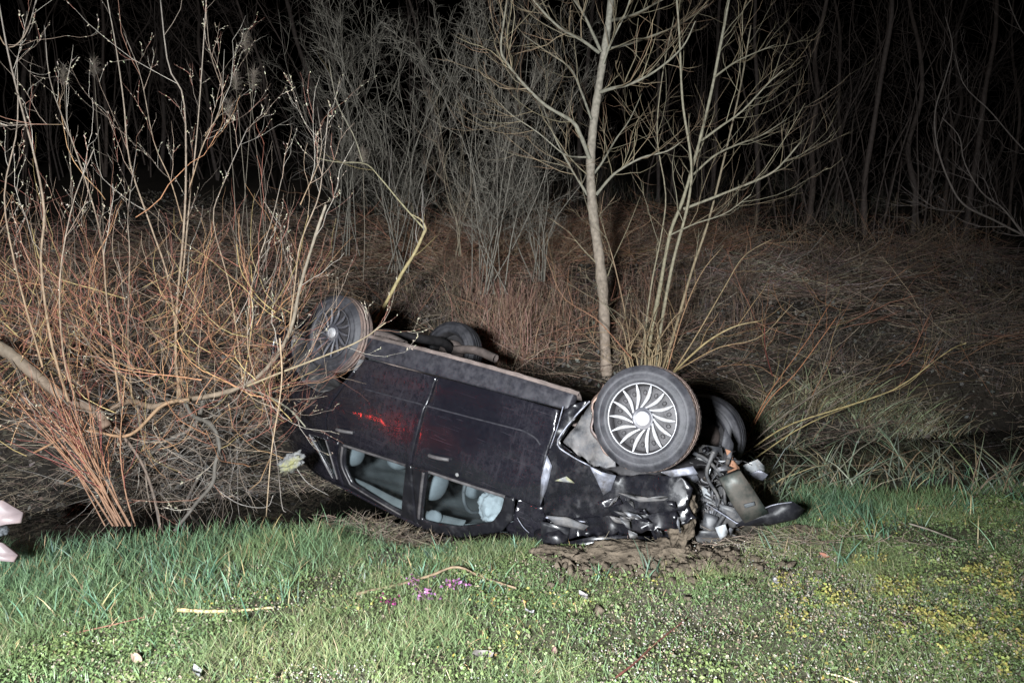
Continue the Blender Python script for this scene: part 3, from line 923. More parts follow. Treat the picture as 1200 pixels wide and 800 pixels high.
FD = [(-1.462, .330), (-1.0, .306), (-.494, .292), (-.478, .42), (-.490, .57), (-.458, .895), (-.69, .912), (-1.371, .963), (-1.533, .980), (-1.520, .9), (-1.498, .568)]
RD = [(-2.172, .372), (-1.474, .334), (-1.510, .568), (-1.532, .9), (-1.545, .985), (-2.282, 1.042), (-2.424, 1.052), (-2.416, .895), (-2.372, .75), (-2.296, .598), (-2.218, .461)]
fd = panel('front_door', FD, M['paint'], side)
rd = panel('rear_door', RD, M['paint'], side)
# window frames with glass
FG = [(-1.388, .979), (-.730, .926), (-.748, 1.021), (-.822, 1.135), (-1.118, 1.284), (-1.323, 1.338), (-1.462, 1.360)]
FO = [(-1.533, .984), (-1.371, .967), (-.66, .914), (-.664, 1.06), (-.745, 1.17), (-1.09, 1.352), (-1.33, 1.415), (-1.50, 1.44)]
RG = [(-2.232, 1.062), (-1.592, 1.000), (-1.662, 1.388), (-2.185, 1.336), (-2.262, 1.217)]
RO = [(-2.300, 1.047), (-1.545, .989), (-1.512, 1.44), (-1.66, 1.43), (-2.283, 1.402), (-2.345, 1.20)]
ff = panel('window_frame', FO, M['paint_clean'], framef, holes=[roundpoly(FG, .03)], h=0.03)
fr = panel('window_frame', RO, M['paint_clean'], framef, holes=[roundpoly(RG, .03)], h=0.03)
gf = panel('window_glass', roundpoly(FG, .02), M['glass'], glassf, h=0.08, th=0.004, roll=0, smooth=False)
gr_ = panel('window_glass', roundpoly(RG, .02), M['glass'], glassf, h=0.08, th=0.004, roll=0, smooth=False)


def strip(name, path, w, m, parent=car, proud=0.006, wdir=(0, 1)):
    """moulding along an (x,z) path on the body side"""
    P = catmull(np.asarray(path, float), 14)
    rows = []
    for k, (dw, dy) in enumerate(((-w, -.004), (-w * .8, proud), (w * .8, proud), (w, -.004))):
        x = P[:, 0] + wdir[0] * dw; z = P[:, 1] + wdir[1] * dw
        rows.append(np.stack([x, surf(x, z) + dy, z], 1))
    V = np.concatenate(rows); n = len(P)
    Q = [[k * n + i, k * n + i + 1, (k + 1) * n + i + 1, (k + 1) * n + i] for k in range(3) for i in range(n - 1)]
    return mk(name, V, Q, None, m, parent)


M['belt'] = mat('belt_rubber', (0.035, 0.033, 0.035), 0.5, var=0.25, dust=(0.10, 0.092, 0.092), dust_amt=(0.4, 0.7), dscale=9)
strip('belt_moulding', [(-1.37, .973), (-1.0, .945), (-.72, .921)], .010, M['belt'])
strip('belt_moulding', [(-2.24, 1.052), (-1.9, 1.022), (-1.585, .996)], .010, M['belt'])
strip('window_seal', [(-1.42, .99), (-1.452, 1.18), (-1.482, 1.36)], .010, M['belt'], wdir=(1, 0.1))
strip('window_seal', [(-2.255, 1.065), (-2.285, 1.22), (-2.20, 1.352)], .008, M['belt'], wdir=(1, 0.2))
strip('window_seal', [(-2.20, 1.352), (-1.93, 1.378), (-1.665, 1.402)], .007, M['belt'])
# quarter panel with the rear wheel arch and the small quarter window
ac = np.array([-2.635, 0.33])
arch = [ac + 0.405 * np.array([math.cos(a), math.sin(a)]) for a in np.radians(np.arange(8, 175, 9))]
QP = [(-2.180, .365), (-2.222, .452)] + [(-2.24, .47)] + [tuple(p) for p in arch if p[0] < -2.25] + [(-3.04, .36), (-3.33, .36), (-3.38, .60), (-3.36, .95), (-3.20, 1.12), (-2.93, 1.38),
      (-2.60, 1.44), (-2.292, 1.412), (-2.352, 1.20), (-2.307, 1.054), (-2.430, 1.060), (-2.423, .895), (-2.379, .75), (-2.303, .598), (-2.228, .47)]
QP = [(-2.232, .475)] + [tuple(p) for p in arch if p[0] < -2.262] + [(-3.04, .36), (-3.33, .36), (-3.38, .60), (-3.36, .95), (-3.20, 1.12), (-2.93, 1.38),
      (-2.60, 1.44), (-2.292, 1.412), (-2.352, 1.20), (-2.307, 1.054), (-2.430, 1.060), (-2.423, .895), (-2.379, .75), (-2.303, .598)]
QG = [(-2.66, 1.095), (-2.452, 1.075), (-2.358, 1.36), (-2.42, 1.375)]
panel('rear_quarter_panel', QP, M['paint'], lambda x, z: side(x, z), holes=[QG], h=0.04)
panel('quarter_window', QG, M['glass'], glassf, h=0.08, th=0.004, roll=0, smooth=False)
strip('window_seal', [(-2.452, 1.075), (-2.41, 1.2), (-2.358, 1.36)], .006, M['belt'], wdir=(1, -0.2))
strip('window_seal', [(-2.66, 1.095), (-2.55, 1.23), (-2.42, 1.375)], .006, M['belt'], wdir=(1, -0.8))
# sill
SL = [(-2.205, .205), (-1.5, .178), (-.88, .165), (-.43, .165), (-.43, .275), (-.85, .297), (-1.46, .324), (-2.178, .363), (-2.20, .32)]
panel('sill', SL, M['sill'], side, th=0.05, roll=0.008)
strip('sill_flange', [(-2.20, .206), (-1.5, .178), (-.88, .165), (-.40, .166)], .013, M['under'], proud=0.008)
gridsurf('sill_flange', lambda u, v: np.stack([-2.2 + 1.8 * u, .82 - .07 * v + .004 * np.sin(u * 40), np.interp(-2.2 + 1.8 * u, [-2.2, -1.5, -.88, -.4], [.196, .168, .155, .156]) + .05 * v ** 2 + .004 * np.sin(u * 57 + v * 3)], 1), 60, 5, M['under'], th=.006)
strip('door_moulding', [(-2.085, .580), (-1.8, .562), (-1.522, .543)], .005, M['sill'], proud=.008)
strip('door_moulding', [(-1.505, .543), (-1.1, .514), (-.69, .482)], .005, M['sill'], proud=.008)
strip('door_moulding', [(-.69, .482), (-.60, .498), (-.545, .53)], .005, M['sill'], proud=.008)
panel('sill', [(-2.2, .315), (-.4, .315), (-.4, .36), (-2.2, .36)], M['sill'], lambda x, z: side(x, z) * np.array([1, -1, 1]), th=-0.02, roll=0, h=0.1)
# far side, roof, tail
flip = lambda x, z: side(x, z) * np.array([1, -1, 1])
panel('front_door', FD, M['paint'], flip, h=0.08, th=-0.015, roll=0)
panel('rear_door', RD, M['paint'], flip, h=0.08, th=-0.015, roll=0)
panel('rear_quarter_panel', QP, M['paint'], flip, holes=[QG], h=0.08, th=-0.015, roll=0)
panel('window_frame', FO, M['paint_clean'], lambda x, z: framef(x, z) * np.array([1, -1, 1]), holes=[FG], h=0.06, th=-.015, roll=0)
panel('window_frame', RO, M['paint_clean'], lambda x, z: framef(x, z) * np.array([1, -1, 1]), holes=[RG], h=0.06, th=-.015, roll=0)


def rooff(u, v):
    x = -3.02 + u * 2.08
    s = v * 2 - 1
    w = np.interp(x, [-3.02, -2.6, -1.5, -1.0, -0.94], [.50, .59, .632, .60, .585])
    zt = np.interp(x, [-3.02, -2.6, -2.0, -1.5, -1.15, -.94], [1.375, 1.42, 1.425, 1.42, 1.345, 1.26])
    z = zt + 0.04 * (1 - s ** 2) - 0.03 * np.exp(-((x + 1.2) / .3) ** 2) * (1 - s ** 2)
    return np.stack([x, s * w, z], 1)


gridsurf('roof', rooff, 34, 20, M['paint'], th=0.02)


def tailf(u, v):
    s = u * 2 - 1
    z = .55 + v * .83
    x = np.interp(z, [.55, .95, 1.12, 1.38], [-3.40, -3.37, -3.25, -2.98]) + 0.12 * s ** 2
    return np.stack([x, s * np.interp(z, [.55, .95, 1.38], [.70, .68, .52]), z], 1)


gridsurf('tailgate', tailf, 16, 14, M['paint'], th=0.02)


def rbumpf(u, v):
    s = u * 2 - 1
    z = .28 + v * .34
    x = -3.44 + 0.16 * np.abs(s) ** 3 - .03 * np.sin(v * PI)
    return np.stack([x, s * .78, z], 1)


gridsurf('rear_bumper', rbumpf, 18, 8, M['paint'], th=0.02)


def windf(u, v):
    s = u * 2 - 1
    x = -.94 + v * .72; z = 1.26 - v * .32 + .03 * np.sin(v * PI) - 0.05 * np.sin(v * 9) * np.cos(s * 5) * v * (1 - v)
    w = .58 + .14 * v
    return np.stack([x, s * w, z], 1)


gridsurf('windscreen', windf, 18, 12, M['glass'], th=0.004)


def floorf(u, v):
    x = -3.3 + u * 2.95; s = v * 2 - 1
    z = .36 - .035 * np.exp(-(s / .15) ** 2) + .012 * np.sin(x * 9) * np.cos(s * 11)
    return np.stack([x, s * .79, z], 1)


gridsurf('floor_pan', floorf, 44, 22, M['under'], th=0.01)


def local_tube(name, pts, r, m, parent=car, n=16, sides=8, r1=None):
    a = Acc(); add_tube(a, pts, r, r if r1 is None else r1, n, sides); return a.build(name, m, parent)


local_tube('rear_axle', [(-2.6, -.66, .28), (-2.5, -.4, .2), (-2.45, 0, .19), (-2.5, .4, .2), (-2.6, .66, .28)], .04, M['steel'])
local_tube('trailing_arm', [(-2.05, -.6, .22), (-2.3, -.6, .2), (-2.58, -.62, .26)], .04, M['under'])
local_tube('trailing_arm', [(-2.05, .6, .22), (-2.3, .6, .2), (-2.58, .62, .26)], .04, M['under'])
local_tube('suspension_arm', [(-.3, .3, .22), (-.1, .5, .2), (.02, .66, .24)], .035, M['steel'])
local_tube('suspension_arm', [(-.3, -.3, .22), (-.1, -.5, .2), (.0, -.62, .26)], .035, M['steel'])


def ellip(name, c, r, m, parent, rot=None, e=2.0, nu=20, nv=12, jig=0.0, seed=0, rough=0.0):
    """superellipsoid, rounded box when e > 2"""
    u, v = np.meshgrid(np.linspace(-PI, PI, nu, endpoint=False), np.linspace(-PI / 2, PI / 2, nv))
    f = lambda w: np.sign(w) * np.abs(w) ** (2 / e)
    X = np.stack([f(np.cos(v)) * f(np.cos(u)), f(np.cos(v)) * f(np.sin(u)), f(np.sin(v))], -1).reshape(-1, 3)
    if jig:
        d = np.array([mnoise.noise(Vector(p * 2.1 + seed * 7.3)) + 0.5 * mnoise.noise(Vector(p * 5.3 + seed * 3.1)) for p in X])
        if rough: d = d + rough / jig * np.array([mnoise.noise(Vector(p * 9.0 + seed)) + .7 * mnoise.noise(Vector(p * 19.0 + seed)) for p in X])
        X = X * (1 + jig * d[:, None])
    X = X * np.asarray(r)
    if rot is not None: X = X @ np.array(rot).T
    i = np.arange(nu * nv).reshape(nv, nu); j = np.roll(i, -1, 1)
    Q = np.stack([i[:-1], j[:-1], j[1:], i[1:]], -1).reshape(-1, 4)
    return mk(name, X + np.asarray(c), Q, None, m, parent)


def euler(a, b, c): return np.array(Matrix.Rotation(c, 3, 'Z') @ Matrix.Rotation(b, 3, 'Y') @ Matrix.Rotation(a, 3, 'X'))


# cabin: seats hang from the floor, head restraints and sagging airbags show through the side windows
for s in (1, -1):
    b_ = ellip('front_seat', (-1.46, .36 * s, .64), (.09, .24, .36), M['cabin'], car, euler(0, -.22, 0), 3.5)
    ellip('seat_cushion', (-1.15, .36 * s, .36), (.27, .25, .10), M['cabin'], b_, None, 3.5)
    b2 = ellip('rear_seat', (-2.46, .34 * s, .74), (.09, .32, .36), M['cabin'], car, euler(0, -.25, 0), 3.5)
    ellip('seat_cushion', (-2.15, .34 * s, .42), (.27, .33, .10), M['cabin'], b2, None, 3.5)
    h0 = car_at(413, 533, .50) if s > 0 else car_at(466, 541, -.20)
    hr = ellip('headrest', h0, (.080, .10, .085 if s > 0 else .06), M['fabric'], b2, euler(0, -.2, 0), 2.5)
    h0 = car_at(511, 570, .50) if s > 0 else car_at(557, 573, -.10)
    hr = ellip('headrest', h0, (.060, .10, .105 if s > 0 else .075), M['fabric'], b_, euler(0, -.2, 0), 2.6)
ellip('airbag', car_at(580, 593, .40), (.10, .12, .115), M['airbag'], car, euler(0.2, .3, .2), 2.4, 50, 30, jig=.22, seed=2, rough=.05)
c1 = car_at(508, 606, .60)
ellip('curtain_airbag', c1, (.07, .03, .05), M['fabric'], car, euler(0, .5, 0), 2.3, jig=.15, seed=5)
local_tube('steering_wheel', [car_at(560, 575, .42) + np.array([0.03 * math.sin(a), .17 * math.cos(a), .15 * math.sin(a)]) for a in np.linspace(0, 2 * PI, 14)], .014, M['cabin'], n=40, sides=6)
ellip('dashboard', (-.45, 0, .84), (.22, .70, .14), M['cabin'], car, None, 4)
gridsurf('headlining', lambda u, v: rooff(u, v) * np.array([1, .93, 1]) - np.array([.03, 0, .035]) + .012 * np.stack([0 * u, 0 * u, np.sin(u * 23 + v * 5) * np.cos(v * 9)], 1), 40, 24, M['lining'], th=.006)
gridsurf('roof_side_trim', lambda u, v: np.stack([-2.65 + 1.5 * u, .585 - .03 * v + .012 * np.sin(u * 14), np.interp(-2.65 + 1.5 * u, [-2.65, -1.5, -1.15], [1.385, 1.375, 1.31]) - .05 * v], 1), 30, 4, M['lining'], th=.01)

# door handles: oval cup with a pull bar
for (px, py, par) in ((403, 505, rd), (515, 536, fd)):
    p = car_at(px, py, .848)
    x0, z0 = p[0], p[2]
    tpts = []
    for a in np.linspace(0, 2 * PI, 20, endpoint=False):
        x = x0 + .092 * math.cos(a) + .02 * math.sin(a); z = z0 + .036 * math.sin(a) - .012 * math.cos(a)
        tpts.append((x, float(surf(x, z)) + .004, z))
    a_ = Acc(); P = np.array(tpts + [tpts[0]])[None]; V, Q, T = tubes(P, np.full((1, 21), .0075), 6); a_.add(V, Q)
    hb = a_.build('handle_bezel', M['darkcap'], par)
    a_ = Acc(); add_tube(a_, [(x0 - .085, float(surf(x0, z0)) + .006, z0 + .012), (x0 - .03, float(surf(x0, z0)) + .028, z0 + .004), (x0 + .03, float(surf(x0, z0)) + .028, z0 - .004), (x0 + .085, float(surf(x0, z0)) + .006, z0 - .012)], .013, .013, 12, 8)
    a_.build('door_handle', M['belt'], par)
ellip('fuel_splash', car_at(536, 556, .85) + np.array([0, .004, 0]), (.014, .004, .012), M['chip'], car, None, 2.0, jig=.3)

# mirror housing crushed against the turf
mp_ = car_at(646, 628, .80)
ellip('side_mirror', mp_, (.11, .07, .055), M['crumpled'], car, euler(.2, .25, .1), 2.6, jig=.15, seed=8)


panel('windscreen_pillar', [(-.655, .905), (-.462, .898), (-.44, .99), (-.40, 1.10), (-.60, 1.22), (-.735, 1.165), (-.668, 1.06)], M['paint'],
      lambda x, z: side(x, z, -.03), h=.04, th=.02, jig=(.03, 6), smooth=False, seed=12)

# ------------------------------------------------------------------ wheels
def lathe(prof, seg, r_mod=None):
    prof = np.asarray(prof, float); a = np.arange(seg) / seg * 2 * PI
    r = prof[:, 0][:, None] * np.ones(seg)[None]
    if r_mod is not None: r = r + r_mod
    V = np.stack([r * np.cos(a)[None], np.repeat(prof[:, 1][:, None], seg, 1), r * np.sin(a)[None]], -1).reshape(-1, 3)
    i = np.arange(len(prof) * seg).reshape(len(prof), seg); j = np.roll(i, -1, 1)
    return V, np.stack([i[:-1], i[1:], j[1:], j[:-1]], -1).reshape(-1, 4)


RT = 0.30
SEG = 120
tprof = [(.196, .080), (.203, .0875), (.207, .0885), (.208, .0905), (.222, .0935), (.224, .0922), (.246, .0932), (.2475, .0917), (.250, .0917), (.2515, .0927), (.268, .0885), (.2695, .0862), (.280, .0815), (.281, .0795), (.289, .0755), (.296, .066)]
trd = [(.296, .066), (.2995, .050), (.2997, .034), (.2975, .0335), (.2975, .0295), (.3003, .029), (.3003, .003), (.2980, .0025), (.2980, -.0025), (.3003, -.003), (.3003, -.029), (.2975, -.0295), (.2975, -.0335), (.2997, -.034), (.2995, -.050), (.296, -.066)]
sp_V = []
SPOKES = 14


def spoke_mesh():
    n = 9
    r = np.linspace(.052, .188, n)
    q0 = .055 * np.array([math.cos(-.62), math.sin(-.62)]); q1 = np.array([.190, .0])
    tt = ((r - .052) / .136)[:, None]
    ln = q0 * (1 - tt) + q1 * tt + np.array([0, .012]) * np.sin(tt * PI)
    th = np.arctan2(ln[:, 1], ln[:, 0]); r = np.linalg.norm(ln, axis=1)
    r0_ = np.linspace(.052, .188, n)
    w = np.interp(r0_, [.052, .075, .115, .15, .188], [.010, .0065, .0115, .0098, .003])
    y = np.interp(r0_, [.05, .08, .15, .19], [.066, .072, .080, .083])
    V = []
    for k in range(n):
        c, s = math.cos(th[k]), math.sin(th[k])
        p = np.array([r[k] * c, y[k], r[k] * s]); t = np.array([-s, 0, c])
        V += [p - t * w[k] + [0, -.012, 0], p - t * w[k] * .8, p + t * w[k] * .15 + [0, .003, 0], p + t * w[k] * .8, p + t * w[k] + [0, -.012, 0]]
    Q = [[k * 5 + j, k * 5 + j + 1, k * 5 + j + 6, k * 5 + j + 5] for k in range(n - 1) for j in range(4)]
    Q += [[0, 1, 3, 4], [(n - 1) * 5 + 4, (n - 1) * 5 + 3, (n - 1) * 5 + 1, (n - 1) * 5]]
    return np.array(V), Q


def make_wheel(loc, axis_dir, muddy=True, capmat='silver', spin=0.0, cap=True):
    rgw = rng_(int(abs(loc[0] * 100)) + 3)
    mesh_m = M['tread'] if muddy else M['rubber']
    mod = np.zeros((len(trd), SEG)); mod[1:3] -= .004 * (np.arange(SEG) % 2)[None]; mod[-3:-1] -= .004 * (np.arange(SEG) % 2)[None]
    mod[0] -= .003 * (np.arange(SEG) % 2); mod[-1] -= .003 * (np.arange(SEG) % 2)
    V, Q = lathe(trd, SEG, mod)
    w = mk('wheel', V, Q, None, mesh_m, car)
    V1, Q1 = lathe(tprof, SEG); V2 = V1 * np.array([1, -1, 1])
    mk('tyre_sidewall', V1, Q1, None, M['rubber'], w)
    mk('tyre_sidewall', V2, Q1[:, ::-1], None, M['rubber'], w)
    rim = [(.200, .083), (.196, .076), (.188, .070), (.182, .03), (.182, -.06), (.196, -.080), (.203, -.083)]
    V, Q = lathe(rim, 48); mk('rim', V, Q, None, M['steel'], w)
    # pressed steel disc with ventilation holes
    a = Acc()
    dprof = [(.182, .03), (.150, .040), (.110, .028), (.075, .036), (.03, .038), (.0005, .038)]
    V, Q = lathe(dprof, 56); a.add(V, Q)
    for k in range(14):
        an = (k + .5) * 2 * PI / 14
        c = np.array([.145 * math.cos(an), .0445, .145 * math.sin(an)])
        t = np.array([-math.sin(an), 0, math.cos(an)]); rr = np.array([math.cos(an), 0, math.sin(an)])
        ring = [c + (t * math.cos(b) * .012 + rr * math.sin(b) * .015) for b in np.arange(8) * PI / 4]
        top = [q * np.array([1, 1, 1]) + np.array([0, .006, 0]) for q in [c + (t * math.cos(b) * .009 + rr * math.sin(b) * .011) for b in np.arange(8) * PI / 4]]
        a.add(ring + top, [[j, (j + 1) % 8, 8 + (j + 1) % 8, 8 + j] for j in range(8)])
    a.build('wheel_disc', M['steel'], w)
    V, Q = lathe([(.0005, -.075), (.11, -.075), (.125, -.06), (.125, .0)], 40); mk('brake_drum', V, Q, None, M['under'], w)
    if cap:
        V, Q = lathe([(.198, .080), (.199, .087), (.197, .0895), (.194, .087), (.193, .080)], 64); mk('hubcap_ring', V, Q, None, M[capmat], w)
        sv, sq = spoke_mesh()
        me = None
        for k in range(SPOKES):
            an = k * 2 * PI / SPOKES
            if me is None:
                o = mk('spoke', sv, sq, None, M[capmat], w, None, False); me = o.data
            else:
                o = bpy.data.objects.new('spoke', me); COL.objects.link(o); o.parent = w
            o.rotation_euler = (0, an, 0)
        V, Q = lathe([(.062, .060), (.062, .071), (.058, .074), (.050, .074), (.046, .071), (.040, .071)], 40); mk('hubcap_centre', V, Q, None, M['darkcap'], w)
        V, Q = lathe([(.040, .068), (.040, .076), (.036, .079), (.031, .079), (.030, .0775), (.028, .080), (.0005, .081)], 40); mk('hub_cap', V, Q, None, M['silver'], w)
    w.rotation_mode = 'QUATERNION'
    q = Vector((0, 1, 0)).rotation_difference(Vector(axis_dir))
    w.rotation_quaternion = q @ Matrix.Rotation(spin, 3, 'Y').to_quaternion()
    w.location = [float(v) for v in loc]
    return w


# front wheel wrenched round so its face looks at the road
fw_face = at(752, 490.3, 1.0); rv = ray(752, 490.3); rv = rv / np.linalg.norm(rv)
Pw = np.array([0, 0, CAMZ]) + rv * 4.22
rt = norm(np.cross(np.array([0, 0, 1.0]), -rv))    # points to picture right seen from the camera
nw = norm(-rv - rt * math.tan(math.radians(18)) + np.array([0, 0, -.03]))
ncar = WR.T @ nw
make_wheel(w2c(Pw) - ncar * .085, ncar, True, 'silver', spin=0.2)
make_wheel((-2.612, .745, .27), (0.02, 1, -.03), True, 'darkcap', spin=.1)  # rear cap in the dark material: its shade is put into the colour
make_wheel((-2.613, -.70, .297), (0, -1, .02), False, cap=False)
make_wheel(w2c(at(824, 510, 5.35)), (-.02, -1, -.16), False, cap=False)

# wheel arch liners
def linerf(c, r, y0, y1, a0, a1):
    def f(u, v):
        a = a0 + (a1 - a0) * u; y = y0 + (y1 - y0) * v
        rr = r + .006 * np.sin(a * 14) + .01 * np.sin(v * 9)
        return np.stack([c[0] + rr * np.cos(a), y, c[1] + rr * np.sin(a)], 1)
    return f


gridsurf('wheel_arch_liner', linerf((-2.635, .33), .396, .835, .40, .15, 3.0), 30, 8, M['liner'], th=.004)
gridsurf('wheel_arch_liner', linerf((-2.635, .33), .396, -.82, -.40, .15, 3.0), 30, 8, M['liner'], th=.004)
# ------------------------------------------------------------------ smashed front end
def side_at(px, py, off=0.0):
    y = .84
    for _ in range(25):
        p = car_at(px, py, y + off); y = float(surf(p[0], p[2]))
    return (p[0], p[2])


def side_poly(L, off=0.0): return [side_at(a, b, off) for a, b in L]


panel('front_fender', side_poly([(662, 477), (688, 470), (655, 517), (690, 545), (722, 557), (795, 555), (812, 572), (803, 600), (740, 604), (641, 612), (634, 598), (642, 532)]),
      M['crumpled'], lambda x, z: side(x, z, -0.006), h=0.042, th=0.008, jig=(.020, 4.5), smooth=False, seed=3)
panel('bonnet', side_poly([(634, 603), (720, 592), (800, 588), (815, 606), (790, 620), (720, 628), (655, 632)]),
      M['crumpled'], lambda x, z: side(x, z, -0.03), h=0.034, th=0.008, jig=(.036, 6), smooth=False, seed=6, label='crumpled black bonnet folded against the turf')
panel('wheel_arch_liner', side_poly([(692, 471), (712, 500), (716, 548), (690, 547), (655, 518)]),
      M['liner'], lambda x, z: side(x, z, -0.045), h=0.035, th=0.006, jig=(.03, 7), smooth=False, seed=9)
ellip('engine_bay', (-.02, .0, .62), (.36, .68, .24), M['steel'], car, None, 3.0, 26, 16, jig=.22, seed=3)


def shard(name, pts, Y, m, jit=0.03, th=0.006, seed=0, bend=0.0, label=None):
    """a torn sheet standing at depth Y, with its own thickness and folds"""
    rg = rng_(900 + seed)
    P = np.array([w2c(at(a, b, Y + jit * rg.standard_normal())) for a, b in pts])
    c = P.mean(0) + WR.T @ np.array([0, -bend, 0])
    n = len(P)
    mid = 0.5 * (P + c) + 0.25 * jit * rg.standard_normal((n, 3))
    back = WR.T @ np.array([0, th, 0])
    V = np.concatenate([P, mid, [c], P + back, mid + back, [c + back]])
    Q = []; T = []
    for i in range(n):
        j = (i + 1) % n
        Q.append([i, j, n + j, n + i]); T.append([n + i, n + j, 2 * n])
        o = 2 * n + 1
        Q.append([o + j, o + i, o + n + i, o + n + j]); T.append([o + n + j, o + n + i, o + 2 * n])
        Q.append([j, i, o + i, o + j])
    o = mk(name, V, Q, T, m, car, None, False)
    if label: o['label'] = label
    return o


def edge_line(name, pts, Y, r, m, n=16):
    a = Acc(); add_tube(a, [w2c(at(a_, b_, Y_)) for (a_, b_), Y_ in zip(pts, np.linspace(Y[0], Y[1], len(pts)))], r, r * .7, n, 5)
    return a.build(name, m, car)


def Ys(px, py, off=0.0):   # world depth of the body side at that spot
    x, z = side_at(px, py); return c2w((x, float(surf(x, z)), z))[1] + off


for k, (pts, m, off) in enumerate([
    ([(641, 533), (647, 546), (641, 572), (633, 592), (634, 560)], 'bare', -.02),
    ([(691, 546), (705, 553), (722, 557), (716, 574), (707, 580), (699, 562)], 'bare', -.05),
    ([(650, 563), (664, 558), (674, 566)], 'chip', -.05),
    ([(774, 553), (812, 546), (818, 555), (788, 559)], 'bare', -.03),
    ([(724, 577), (752, 584), (790, 582), (786, 586), (750, 588)], 'liner', -.06),  # highlight along the fender crease, put in as a thin strip
    ([(640, 604), (665, 606), (690, 616), (684, 621), (650, 614)], 'liner', -.05),
    ([(700, 588), (724, 582), (730, 590), (706, 596)], 'paint', -.07),
    ([(632, 610), (668, 618), (664, 640), (636, 634)], 'paint_clean', -.03),
]):
    shard('torn_panel', pts, Ys(*np.mean(pts, 0), off), M[m], .012, seed=k)
edge_line('torn_edge', [(691, 470), (672, 490), (653, 518), (668, 533), (692, 546)], (4.28, 4.18), .0065, M['bare'])
edge_line('torn_edge', [(660, 476), (652, 504), (641, 535)], (4.38, 4.40), .004, M['bare'])
edge_line('torn_edge', [(606, 606), (613, 617), (620, 624)], (4.46, 4.40), .003, M['bare'])
edge_line('torn_edge', [(640, 606), (700, 612), (760, 610), (792, 600)], (4.33, 4.0), .006, M['bare'])
edge_line('torn_edge', [(650, 588), (700, 578), (740, 590), (785, 590)], (4.33, 4.0), .004, M['bare'])
# liner ring torn loose behind the front wheel
cw = w2c(Pw + rt * -.055 + np.array([0, 0, -.01])) - ncar * .17
u1 = norm(np.cross(ncar, WR.T @ np.array([0, 0, 1.0]))); u2 = np.cross(u1, ncar)


def ringf(u, v):
    a = math.radians(100) + math.radians(180) * u
    rr = .272 + .045 * v + .01 * np.sin(a * 9)
    e1 = -rt @ WR; e2 = WR.T @ np.array([0, 0, 1.0])
    ang = math.radians(-60) + math.radians(120) * u
    ang = math.radians(40) - math.radians(140) * u
    return cw + rr[:, None] * (np.cos(ang)[:, None] * e1 + np.sin(ang)[:, None] * e2) + (v * .10 - .03)[:, None] * ncar * -1


gridsurf('wheel_arch_liner', ringf, 26, 6, mat('muddy_liner', (0.12, 0.10, 0.10), .75, var=.4, scale=9, dust=(.30, .19, .14), dust_amt=(.4, .65), dscale=7), th=.008)

W = [
    ('engine_part', [(815, 520), (846, 524), (852, 560), (836, 578), (818, 566)], 4.55, 'plastic'),
    ('engine_part', [(800, 545), (822, 548), (834, 575), (826, 598), (806, 580)], 4.42, 'steel'),
    ('torn_panel', [(792, 556), (812, 548), (820, 562), (806, 570)], 4.30, 'bare'),
    ('torn_panel', [(818, 566), (830, 574), (836, 592), (828, 600)], 4.36, 'clearplastic'),
    ('radiator_support', [(850, 526), (856, 528), (860, 540), (867, 548), (866, 558), (858, 562), (852, 556), (855, 544)], 4.40, 'clay'),
    ('engine_part', [(824, 588), (848, 584), (858, 604), (846, 622), (826, 612)], 4.36, 'plastic'),
    ('engine_part', [(842, 590), (866, 596), (876, 612), (856, 620)], 4.30, 'plastic'),
    ('engine_part', [(826, 600), (842, 606), (836, 628), (822, 618)], 4.28, 'plastic'),
    ('headlamp_fragment', [(868, 546), (888, 538), (898, 548), (892, 558), (874, 556)], 4.85, 'clearplastic'),
    ('headlamp_fragment', [(876, 556), (890, 550), (900, 556), (894, 564)], 4.80, 'bare'),
    ('torn_panel', [(838, 618), (850, 614), (854, 626), (844, 632)], 4.22, 'clearplastic'),
    ('torn_panel', [(793, 614), (799, 612), (800, 628), (796, 632)], 4.02, 'clearplastic'),
    ('tail_reflector', [(768, 612), (786, 610), (784, 622), (772, 621)], 4.06, 'red'),
    ('torn_panel', [(762, 620), (800, 614), (804, 634), (768, 634)], 4.10, 'crumpled'),
    ('torn_panel', [(812, 622), (846, 622), (852, 634), (820, 642)], 4.25, 'plastic'),
    ('engine_part', [(850, 500), (860, 520), (858, 540), (844, 530)], 4.75, 'rubber'),
    ('torn_panel', [(805, 500), (826, 512), (822, 545), (806, 538)], 4.65, 'steel'),
    ('torn_panel', [(660, 636), (706, 626), (762, 628), (756, 642), (700, 640)], 4.24, 'crumpled'),
]
for k, (nm, pts, Y, m) in enumerate(W):
    shard(nm, pts, Y, M[m], .025, seed=40 + k, bend=.02)
M['bare_dirty'] = mat('dirty_torn_metal', (0.13, 0.135, 0.15), 0.5, metal=0.5, var=0.5, scale=20, dust=(0.06, 0.05, 0.042), dust_amt=(0.38, 0.62), dscale=14, bump=.3)
rg = rng_(78)
